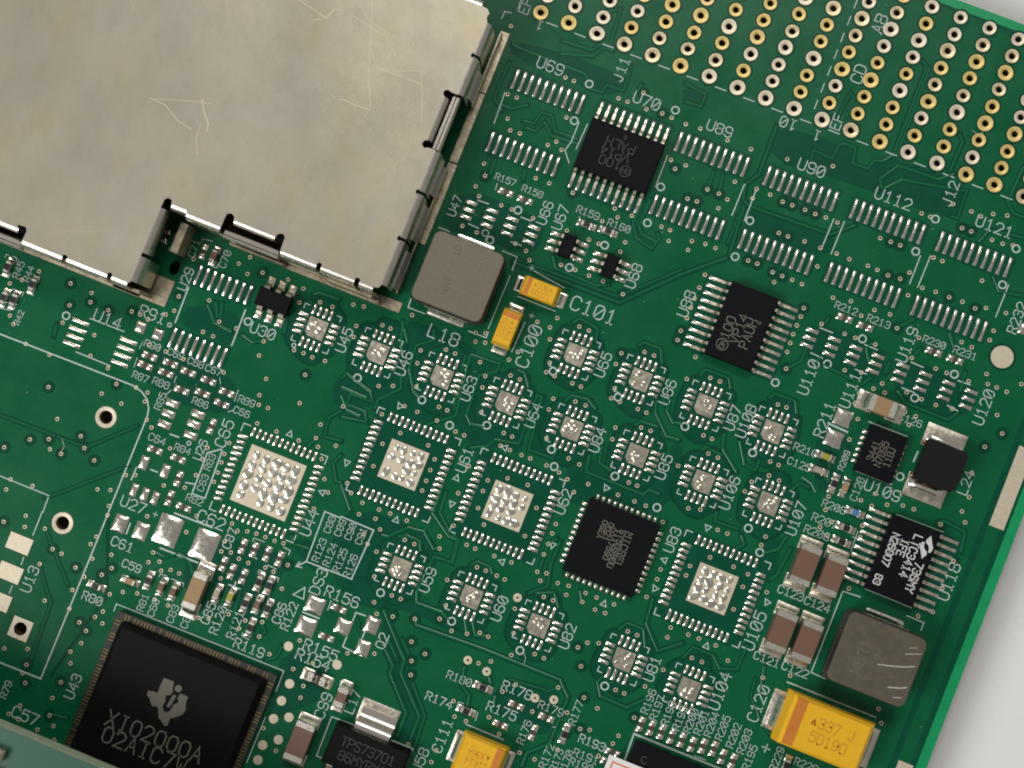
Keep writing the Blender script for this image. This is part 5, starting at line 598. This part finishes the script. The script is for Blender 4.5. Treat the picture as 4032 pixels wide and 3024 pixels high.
for s, p in (('XIO2OOOA', TXT43[0]), ('O2AIC7W', TXT43[1])): mark(c, s, local(p)[0], local(p)[1], 1.15, 0, 1.25, .13, 'laser_grey', 5.6, .92)
obj('pin_one_dimple', MB().ring(0, 0, .62, .68, 0, 26).mesh('pin_one_dimple', 'epoxy'), c, (-HS+2.05, HS-2.1, ZT))

# two-terminal parts
def chip_part(name, label, cat, x, y, rz, L, Wd, Hh, bm, group=None, tl=.25, top=None, fil=True, filx=.35, fw=None):
    r = thing(name, label, cat, (x, y, .04), rz, group)
    obj('body', cached(('cpb', L, Wd, Hh, bm, tl), lambda: MB().stack([(.02, L/2-tl*.6, Wd/2-.02, .02), (Hh-.03, L/2-tl*.6, Wd/2-.02, .03), (Hh, L/2-tl*.6, Wd/2-.05, .03)], n=2).mesh('body', bm)), r)
    tm = cached(('cpt', L, Wd, Hh, tl), lambda: MB().stack([(0, tl/2, Wd/2, .05), (Hh*.5, tl/2, Wd/2, .06), (Hh-.06, tl/2, Wd/2-.005, .06), (Hh+.012, tl/2-.05, Wd/2-.06, .05)], n=3).mesh('terminal', 'terminal', True))
    for s in (-1, 1): obj('terminal', tm, r, (s*(L/2-tl/2), 0, 0))
    if top: obj('top_film', cached(('cpf', L, Wd, Hh, top), lambda: MB().box(-L/2+tl, L/2-tl, -Wd/2+.03, Wd/2-.03, Hh-.02, Hh+.012).mesh('top_film', top)), r)
    if fil:
        fm = cached(('fil', filx, Wd, Hh), lambda: fillet(filx, fw or Wd, Hh*.55))
        for s in (-1, 1): obj('solder_fillet', fm, r, (s*(L/2), 0, 0), 0 if s > 0 else math.pi)
    return r
def fillet(d, w, h):
    mb = MB(); rows = []
    for i in range(6):
        u = i/5; z = h*(1-u)**2.2+.015
        rows.append(mb.loop([(u*d-.02, v*w/2*(1 if i < 5 else .9), max(.0, z*(1-.35*abs(v)**3))) for v in (-1, -.6, -.2, .2, .6, 1)]))
    for i in range(5):
        for k in range(5): mb.f.append((rows[i][k], rows[i+1][k], rows[i+1][k+1], rows[i][k+1]))
    return mb.mesh('solder_fillet', 'solder', True)
KM = {'res': ('resistor', 'alumina', 'resistor_black', 'tiny black resistor'), 'capb': ('capacitor', 'ceramic_brown', None, 'tiny brown ceramic capacitor'), 'capt': ('capacitor', 'ceramic_tan', None, 'tiny tan ceramic capacitor'),
      'capl': ('capacitor', 'ceramic_light', None, 'tiny pale ceramic capacitor'), 'yel': ('resistor', 'resistor_yellow', None, 'tiny yellow green part'), 'blue': ('resistor', 'alumina', 'resistor_blue', 'tiny part with a blue top')}
WHERE = {'R45': 'left of the R45 lettering below the metal shield', 'R44': 'right of the R44 lettering below the metal shield', 'R43': 'at the left photo edge, left of a twin above the R42 lettering', 'R42': 'above the R42 lettering, right one of the pair',
 'R159': 'under the R159 lettering', 'R160': 'under the R160 lettering', 'C70': 'left of the C70 lettering beside the metal shield', 'C59': 'under the C59 lettering', 'R81': 'above the R81 lettering', 'C60': 'above the C60 lettering, left of the C83 one', 'C83': 'above the C83 lettering',
 'R80': 'above the R80 lettering', 'C85': 'above the C85 lettering right of the big tan capacitor', 'R120': 'above the R120 lettering', 'R121a': 'in the upper pair near C86, left one', 'R121b': 'in the upper pair near C86, right one', 'R121': 'directly above the R121 lettering',
 'C86': 'between two black resistors near the C86 lettering', 'R122': 'left of the C86 lettering, lower right of its trio', 'R119': 'above the R119 lettering near the big chip', 'R180': 'right of the R180 lettering', 'R174': 'right of the R174 lettering', 'R177': 'below the R177 lettering',
 'R210': 'right of the R210 lettering', 'C125': 'right of the C125 lettering', 'R209': 'below the R209 lettering, left of a tan capacitor', 'C128': 'left of the C128 lettering', 'R208': 'right of the R208 lettering', 'R207': 'right of the R207 lettering', 'R206': 'right of the R206 lettering', 'R229': 'right of the R229 lettering at the bottom edge'}
for nm, x, y, ax, kind in SMALL:
    cat, bm, top, desc = KM[kind]
    chip_part(cat, desc + ' ' + WHERE[nm], cat, x, y, 0 if ax == 'u' else math.pi/2, 1.02, .52, .34 if kind in ('res', 'blue') else .48, bm, 'tiny surface-mount parts', .24, top, True, .3)
    e = footprint('component_footprint', x, y, 0 if ax == 'u' else math.pi/2)
    for s in (-1, 1): obj('pad', pad_me(.55, .58, .07, 'solder', 3), e, (s*.55, 0, PZ))
def mlcc(key, label, rz, L, Wd, Hh, bm, px, group=None, cat='capacitor', name='ceramic_capacitor'):
    x, y = COMP[key] if isinstance(key, str) else key
    r = chip_part(name, label, cat, x, y, rz, L, Wd, Hh, bm, group, .55, None, True, px, Wd)
    e = footprint('component_footprint', x, y, rz)
    for s in (-1, 1): obj('pad', pad_me(px+.7, Wd+.16, .06, 'solder_dull', 6), e, (s*(L/2+px/2-.2), 0, PZ))
    return r
for k, lab in (('C123', 'upper left of four big brown capacitors, above the C123 lettering'), ('C124', 'upper right of four big brown capacitors, above the C124 lettering'), ('C121', 'lower left of four big brown capacitors, above the C121 lettering'), ('C122', 'lower right of four big brown capacitors, beside the square inductor')):
    mlcc(k, lab, math.pi/2, 3.25, 1.72, 1.6, 'ceramic_brown', .42, 'four big brown capacitors')
mlcc('C99', 'big brown capacitor below the C99 lettering, right of the big chip', math.pi/2, 3.3, 1.65, 1.4, 'ceramic_brown', .3)
mlcc('C84', 'tan ceramic capacitor above the C84 lettering with bright solder ends', math.pi/2, 3.1, 1.25, 1.2, 'ceramic_tan', .75)
mlcc('C126', 'tan ceramic capacitor left of the C126 lettering near the small chip', 0, 2.3, 1.4, 1.2, 'ceramic_tan', .7)
mlcc('L17', 'slim dark ferrite bead left of the L17 lettering', math.pi/2, 1.75, .85, .8, 'ceramic_brown', .3, None, 'ferrite bead', 'ferrite_bead')
r = mlcc('R154', 'pale resistor with a printed value below the R154 lettering', 0, 1.65, .85, .5, 'resistor_black', .35, None, 'resistor', 'printed_resistor')
mark(r, 'R18', 0, 0, .5, 0, .52, .07, 'ceramic_light', 5.2)
# tantalum capacitors
def tantalum(key, label, rz, L, Wd, Hh, lines, band_end=-1, group=None, padl=1.0, th=.5, loc=None):
    x, y = loc or COMP[key]
    r = thing('tantalum_capacitor', label, 'capacitor', (x, y, .05), rz, group)
    c = .06*Wd
    obj('body', MB().stack([(.12, L/2-.1, Wd/2-.06, .05), (Hh*.45, L/2, Wd/2, .05), (Hh-c, L/2-.12-.03*L, Wd/2-.05, .05), (Hh, L/2-.12-.03*L-c, Wd/2-.05-c, .04)], n=2, capb=True).mesh('body', 'tantalum'), r)
    bw = L*.13; b0 = band_end*(L/2-.10-bw-.06*Wd) if True else 0
    x0, x1 = sorted((band_end*(L/2-.15-.03*L-c), band_end*(L/2-.15-.03*L-c-bw*.95)))
    obj('polarity_band', MB().stack([(Hh-c*.3, (x1-x0)/2, Wd/2-.045-c*.7, .01), (Hh+.006, (x1-x0)/2, Wd/2-.05-c, .01)], (x0+x1)/2, 0, n=2).mesh('polarity_band', 'tantalum_band'), r)
    for s in (-1, 1):
        obj('terminal', MB().sweep([(L/2-.15, Hh*.42), (L/2+.05, Hh*.42), (L/2+.1, Hh*.36), (L/2+.1, .05)], -Wd*.27, Wd*.27, .1).xf(Matrix.Rotation(-math.pi/2, 4, 'Z')).mesh('terminal', 'terminal'), r, (0, 0, 0), 0 if s > 0 else math.pi)
        fm = fillet(padl*.8, Wd*.62, Hh*.28)
        obj('solder_fillet', fm, r, (s*(L/2+.08), 0, 0), 0 if s > 0 else math.pi)
    e = footprint('component_footprint', x, y, rz)
    for s in (-1, 1): obj('pad', pad_me(padl+.6, Wd*.78, .06, 'solder_dull', 6), e, (s*(L/2+padl/2-.25), 0, PZ))
    n = len(lines); off = .05*L*(-band_end)
    for i, s in enumerate(lines): mark(r, s, off, ((n-1)/2-i)*th*1.45, Hh, 0 if band_end < 0 else 180, th, th*.15, 'tantalum_ink', 5.6, .82)
    return r
tantalum('C101', 'small yellow tantalum capacitor left of the C101 lettering', 0, 3.2, 1.6, 1.5, ('^336A', '6O221'), -1, 'small yellow tantalum capacitors', .55, .44)
tantalum('C100', 'small yellow tantalum capacitor left of the C100 lettering, standing upright beside the inductor', -math.pi/2, 3.2, 1.6, 1.5, ('^336A', '6O221'), -1, 'small yellow tantalum capacitors', .5, .44)
r = tantalum('C120', 'largest yellow tantalum capacitor, printed 337 J, right of the C120 lettering', 0, 7.3, 4.2, 2.8, ('^337 J', '5O19O'), -1, None, .8, .82, loc=(33.35, -16.6))
tantalum('C111', 'yellow tantalum capacitor right of the C111 lettering at the lower photo edge', 0, 3.9, 3.3, 1.8, ('^336A', '11614'), 1, None, .55, .5, loc=(8.85, -29.0))
# moulded power inductors
def inductor(label, x, y, hx, hy, h, topm, rzz=0, low_tab=True):
    r = thing('power_inductor', label, 'inductor', (x, y, .05), rzz)
    obj('body', MB().stack([(.05, hx-.05, hy-.05, .5), (h*.42, hx+.12, hy+.12, .6), (h*.5, hx+.12, hy+.12, .6), (h*.55, hx, hy, .55), (h-.08, hx, hy, .6)], n=5).mesh('body', 'core_shade'), r)
    obj('top_face', MB().stack([(h-.09, hx, hy, .6), (h-.05, hx, hy, .6), (h, hx-.06, hy-.06, .56)], n=6).mesh('top_face', topm), r)
    for s in (-1, 1):
        if s < 0 and not low_tab: continue
        obj('terminal', MB().sweep([(hy-.2, h*.44), (hy+.13, h*.42), (hy+.17, h*.34), (hy+.17, .06)], -1.9, 1.9, .12).mesh('terminal', 'solder_dull'), r, (0, 0, 0), 0 if s > 0 else math.pi)
        obj('solder_fillet', cached('indf', lambda: fillet(.5, 3.2, .45)), r, (0, s*(hy+.15), 0), s*math.pi/2)
    return r
r = inductor('grey square power inductor above the L18 lettering, touching the metal shield corner', -7.1, 6.36, 3.02, 2.95, 3.0, 'core_grey')
mark(r, '1O', -.8, 1.9, 3.0, 100, .5, .05, 'core_worn'); mark(r, '4R7', -.6, -1.0, 3.0, 95, .55, .05, 'core_worn')
r = inductor('worn grey square power inductor with white scratches near the right board edge', 34.9, -9.66, 3.22, 2.86, 3.0, 'core_worn', 0, False)
mark(r, 'M5R1', -1.2, -.3, 3.0, 90, .8, .07, 'core_grey'); mark(r, '22', .1, -.2, 3.0, 90, .7, .05, 'core_grey')
for p, w in (([(.2, -.35), (1.3, -.05), (2.1, .2), (2.9, .55)], .07), ([(1.6, -1.7), (2.4, -1.45), (2.9, -1.2)], .08), ([(1.9, 1.2), (2.5, 1.45), (3.0, 1.65)], .05), ([(2.0, 1.75), (2.6, 2.0)], .03), ([(2.2, -2.3), (2.8, -2.1)], .05)):
    me = MB().ribbon(p, w, 3.005).mesh('scratch', 'scratch_bright'); flat_up(me); obj('scratch', me, r)
# wound drum inductor
x, y = 34.35, 6.5
r = thing('drum_inductor', 'black wound inductor on two wide solder pads beside the L24 lettering', 'inductor', (x, y, .05))
mb = MB(); pts = [(-1.62, -1.75), (1.45, -1.72), (1.75, -1.4), (1.8, 1.35), (1.5, 1.72), (-1.6, 1.72)]
lv = []
for z, k in ((.05, .93), (.5, .93), (.55, .8), (1.25, .8), (1.3, 1.0), (1.76, 1.0), (1.8, .98)): lv.append(mb.loop([(px*k, py*k, z) for px, py in pts]))
for a, b in zip(lv, lv[1:]): mb.bridge(a, b)
mb.f.append(tuple(lv[-1])); obj('body', mb.mesh('body', 'ferrite'), r)
mb = MB().lathe(0, 0, [(1.42, .55), (1.48, .7), (1.44, .85), (1.48, 1.0), (1.44, 1.15), (1.4, 1.28)], 28); obj('winding', mb.mesh('winding', 'copper', True), r)
for s in (-1, 1): obj('wire_end', MB().pillow(-1.62, s*1.35, .34, .26, .3, 5, 2, .45).mesh('wire_end', 'copper', True), r)
for yy, s in ((8.75, 1), (4.25, -1)):
    obj('solder_pad', pad_me(3.35, 1.95, .07, 'solder_dull', 9), board, (34.27, yy - s*.1, PZ))
    obj('solder_fillet', MB().pillow(0, 0, 2.9, .8, .38, 7, 2).mesh('solder_fillet', 'solder', True), r, (34.27-x, yy-y-s*.3, 0))
# regulator with wide tab
x, y = .28, -32.3
r = thing('voltage_regulator', 'black regulator with a wide bright tab, left of the U58 lettering', 'chip', (x, y, .05))
obj('body', MB().stack([(.05, 3.2, 1.7, .05), (.8, 3.27, 1.78, .05), (.9, 3.27, 1.78, .05), (1.6, 3.1, 1.6, .05), (1.63, 3.05, 1.55, .05)], n=2).mesh('body', 'epoxy_warm'), r)
obj('tab', MB().sweep([(1.5, .98), (2.05, .98), (2.3, .9), (2.55, .55), (2.75, .32), (3.0, .26), (3.5, .25)], -1.5, 1.5, .22).mesh('tab', 'nickel_edge', True), r, (-.3, 0, 0))
obj('solder_pad', pad_me(3.25, 2.1, .06, 'solder_dull', 9), board, (-.12, -29.2, PZ))
for k in range(5): obj('lead', gull(3.5, 7.0, .5, .8), r, ((k-2)*1.27, 0, 0), math.pi)
mark(r, 'TPS737O1', 0, .55, 1.63, 0, .75, .075, 'laser_dim', 5.2, .9); mark(r, '86MYRY1', -.1, -.55, 1.63, 0, .75, .075, 'laser_dim', 5.2, .9)
# sticker
sx, sy = COMP['sticker']
r = thing('label_sticker', 'white paper sticker corner with an orange printed border at the bottom edge', 'sticker', (sx, sy, 1.0))
obj('paper', MB().box(0, 9, -7, 0, .0, .09).mesh('paper', 'paper'), r)
me = MB().ribbon([(.45, -6.6), (.45, -.45), (8.6, -.45)], .13, .095).mesh('printed_border', 'paper_print'); flat_up(me); obj('printed_border', me, r)

# ---------------------------------------------------------------- metal shield
H = 5.0; RB = .5
sh = thing('metal_shield', 'large dull silver metal shield with scratches covering the upper left', 'metal shield', (-35, 12, 0))
sh_inv = Matrix.Translation((35, -12, 0))
def spart(name, mb_or_me, m=None, smooth=False):
    me = mb_or_me.mesh(name, m, smooth) if isinstance(mb_or_me, MB) else mb_or_me
    me.transform(sh_inv); return obj(name, me, sh)
XR, YT, YM, YE, XE, XL = -12.3, 27.1, 2.95, -3.95, -31.15, -70.0
def arc(cx, cy, r, a0, a1, n=8): return [(cx+r*math.cos(math.radians(a0+(a1-a0)*k/n)), cy+r*math.sin(math.radians(a0+(a1-a0)*k/n))) for k in range(n+1)]
def relief(x, y, r, d):          # half-round bite in an edge; d = inward direction
    a = {'L': (-90, 90), 'U': (180, 0)}[d] if False else None
    if d == 'L': return [(x, y-r)] + [(x-r*math.sin(math.radians(q)), y-r*math.cos(math.radians(q))) for q in range(20, 180, 20)] + [(x, y+r)]
    return [(x+r, y)] + [(x+r*math.cos(math.radians(q)), y+r*math.sin(math.radians(q))) for q in range(20, 180, 20)] + [(x-r, y)]
out = [(XL, YE)]
out += [(-43.5, YE), (-43.5, YE+.75), (-41.2, YE+.75), (-41.5, YE+1.05), (-40.75, YE+1.1), (-40.55, YE+.85), (-40.6, YE)]
out += list(reversed(relief(-36.85, YE, .22, 'U'))) + list(reversed(relief(-32.9, YE, .22, 'U')))
out += [(XE-.1, YE), (XE, YE+.1), (XE, 2.55), (XE+.05, 3.3), (XE+.25, 3.55), (XE+.6, 3.5), (XE+.7, 3.2), (-29.0, 3.2), (-29.0, YM)]
out += [(-26.0, YM), (-26.0, YM+.75), (-25.95, YM+1.15), (-25.6, YM+1.3), (-25.3, YM+1.1), (-25.25, YM+.85), (-21.6, YM+.85), (-21.55, YM+1.1), (-21.2, YM+1.3), (-20.9, YM+1.1), (-20.85, YM)]
out += list(reversed(relief(-17.5, YM, .22, 'U'))) + list(reversed(relief(-14.2, YM, .22, 'U')))
out += arc(XR-.35, YM+.35, .35, -90, 0, 4)
out += relief(XR, 7.3, .22, 'L') + relief(XR, 11.3, .22, 'L')
out += [(XR, 14.9), (XR-.55, 14.9), (XR-.95, 14.75), (XR-1.2, 15.0), (XR-1.1, 15.35), (XR-.9, 15.4), (XR-.9, 19.2), (XR-1.1, 19.3), (XR-1.15, 19.6), (XR-.9, 19.8), (XR-.5, 19.7), (XR, 19.7)]
out += relief(XR, 23.1, .22, 'L')
out += [(XR, YT-1.1), (XR-.15, YT-.75), (XR-.1, YT-.35), (XR-.35, YT-.1), (XR-.9, YT), (XL, YT)]
top = cdt(out, [], H, 'top_plate', 'nickel'); spart('top_plate', top)
low = cdt(out, [], H-.2, 'top_plate_underside', 'nickel_edge'); spart('top_plate_underside', low)
def wall(p0, p1, zb=.35, name='side_wall'):
    """bent edge: quarter-round then straight wall, outward to the right of p0->p1"""
    a, b = Vector(p0), Vector(p1); d = (b-a).normalized(); n = Vector((d.y, -d.x)); mb = MB(); rows = []
    prof = [(RB*math.sin(math.radians(q)), H-RB+RB*math.cos(math.radians(q))) for q in range(0, 91, 15)] + [(RB, (H+zb)/2), (RB, zb)]
    inner = [(max(-.0, o-.18) if z < H-.1 else o, z-(.18 if z >= H-RB-.01 else 0)) for o, z in reversed(prof)]
    for q in (a, b): rows.append(mb.loop([(*(q+n*o), z) for o, z in prof] + [(*(q+n*o), z) for o, z in inner]))
    mb.bridge(rows[0], rows[1]); mb.f.append(tuple(rows[0])); mb.f.append(tuple(reversed(rows[1])))
    return spart(name, mb, 'nickel_edge', True)
g = .2
for y0, y1 in ((YM+.4, 7.3-.12), (7.3+.12, 11.3-.12), (11.3+.12, 14.85), (19.75, 23.1-.12), (23.1+.12, YT-1.15)): wall((XR, y0), (XR, y1), 1.3)
for x0, x1 in ((-29.0, -26.05), (-20.8, -17.7), (-17.3, -14.4), (-14.0, XR-.5)): wall((x0, YM), (x1, YM), .5)
for x0, x1 in ((-40.55, -37.05), (-36.65, -33.1), (-32.7, XE-.2), (XL, -43.6)): wall((x0, YE), (x1, YE), .5)
wall((XR-.9, YT), (XL, YT), .1, 'unseen_wall'); wall((XL, YT), (XL, YE), .1, 'unseen_wall')  # unseen sides of the shield, added to keep light out of the slots
wall((XE, YE+.2), (XE, -1.6), .9); wall((XE, -1.3), (XE, 2.6), 3.6)
wall((XE+.75, 3.2), (-29.05, 3.2), 3.4)
# folded lips at the slots and the spring strips behind them
def lip(p0, p1): 
    a, b = Vector(p0), Vector(p1); d = (b-a).normalized(); n = Vector((d.y, -d.x)); mb = MB(); rows = []
    for q in (a, b): rows.append(mb.loop([(*(q+n*o), z) for o, z in ((0, H), (.18, H-.03), (.3, H-.14), (.36, H-.32), (.36, H-.7), (.24, H-.7), (.24, H-.3), (0, H-.18))]))
    mb.bridge(rows[0], rows[1]); spart('slot_lip', mb, 'nickel_edge', True)
lip((-25.2, YM+.85), (-21.65, YM+.85)); lip((-43.4, YE+.75), (-41.25, YE+.75)); lip((XR-.9, 15.45), (XR-.9, 19.15)); 
def strip(x0, x1, y0, y1, z):
    mb = MB().stack([(z-.9, (x1-x0)/2, (y1-y0)/2, .05), (z-.1, (x1-x0)/2, (y1-y0)/2, .06), (z, (x1-x0)/2-.08, (y1-y0)/2-.08, .05)], (x0+x1)/2, (y0+y1)/2, n=2)
    long_x = x1-x0 > y1-y0
    spart('spring_strip', mb, 'nickel_edge')
    if long_x: m2 = MB().box(x0+.1, x1-.1, y0+.22, y0+.3, z, z+.03)
    else: m2 = MB().box(x1-.34, x1-.26, y0+.1, y1-.1, z, z+.03)
    spart('spring_rib', m2, 'core_shade')
strip(-25.8, -20.95, YM-.72, YM-.02, H-.5); strip(-44, -40.7, YE-.75, YE-.05, H-.5); strip(XR-.42, XR+.22, 14.95, 19.65, H-.4)
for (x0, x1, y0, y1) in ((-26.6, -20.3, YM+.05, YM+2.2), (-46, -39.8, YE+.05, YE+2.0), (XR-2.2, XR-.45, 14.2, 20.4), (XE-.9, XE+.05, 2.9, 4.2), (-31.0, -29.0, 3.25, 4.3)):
    spart('slot_shade_block', MB().box(x0, x1, y0, y1, .2, H-1.6), 'void_shade')  # dark blocks added below the slots in place of interior shade
# frame posts soldered to the board
for (x0, x1, y0, y1, z) in ((-29.9, -29.2, -.3, 2.3, 2.6), (-33.6, -30.6, -4.5, -4.15, 3.4), (-17.0, -13.0, 2.15, 2.42, 2.8), (-13.6, -12.6, 1.95, 2.35, .9), (-25.8, -21.0, 2.05, 2.25, 1.6)):
    spart('frame_wall', MB().box(x0, x1, y0, y1, .1, z, .05), 'frame_plate')
spart('frame_wall', MB().box(-11.62, -11.42, 3.4, 14.4, .1, 1.2, .04), 'frame_plate'); spart('frame_wall', MB().box(-11.62, -11.42, 20.0, 26.6, .1, 1.2, .04), 'frame_plate')
for y0, y1 in ((3.6, 6.8), (7.8, 10.8), (11.8, 14.4), (20.2, 22.6)):
    mb = MB().sweep([(.06, 2.6), (.14, 2.0), (.3, 1.0)], y0, y1, .1); mb.v = [(XR+RB+.04+y, x, z) for x, y, z in mb.v]
    spart('wall_sheen_plate', mb, 'wall_sheen')  # pale sloped plates added to carry the wall's reflected light as colour
# scratches in the plate
for i, (p, w) in enumerate(SCR):
    me = MB().ribbon(p, w*.8, H+.004+i*.0004).mesh('scratch', 'nickel_scratch'); flat_up(me); spart('scratch', me)
random.seed(11)
mb = MB()
for k in range(520):
    cx, cy = random.gauss(-19.5, 1.6), random.gauss(19.5, 3.2)
    if random.random() < .35: cx, cy = random.gauss(-15.0, 1.2), random.gauss(13.5, 3.0)
    if not (-45 < cx < -13.3 and 5 < cy < 26.5): continue
    L = random.uniform(.15, .7); a = math.radians(random.gauss(75, 18))
    mb.ribbon([(cx, cy), (cx+L*math.cos(a), cy+L*math.sin(a))], random.uniform(.012, .03), H+.003)
me = mb.mesh('fine_scratches', 'nickel_scratch'); flat_up(me); o = spart('fine_scratches', me); o['kind'] = 'stuff'

# ---------------------------------------------------------------- daughter board in the lower left corner
d = thing('daughter_board', 'blurred edge of a second green board standing above the lower left corner', 'circuit board', (-30, -42, 0))
def dpart(name, mb, m): return obj(name, mb.mesh(name, m), d)
dpart('board_core', MB().box(-45, 35, -20, 3.2, 8.0, 9.55), 'daughter_edge')
me = MB().box(-45, 35, -20, 3.15, 9.56, 9.62); dpart('mask_layer', me, 'daughter_mask')
for x0, x1, y0, y1 in ((3.6, 5.3, .9, 1.7), (3.0, 6.6, -1.6, .1)): dpart('metal_pin', MB().box(x0, x1, y0, y1, 9.65, 10.4, .25), 'frame_plate')
for q in (-8, 9, 20): dpart('spacer_post', MB().stack([(0.06, 1.2, 1.2, 1.1), (8.0, 1.2, 1.2, 1.1)], q, -4, n=6), 'nickel_edge')
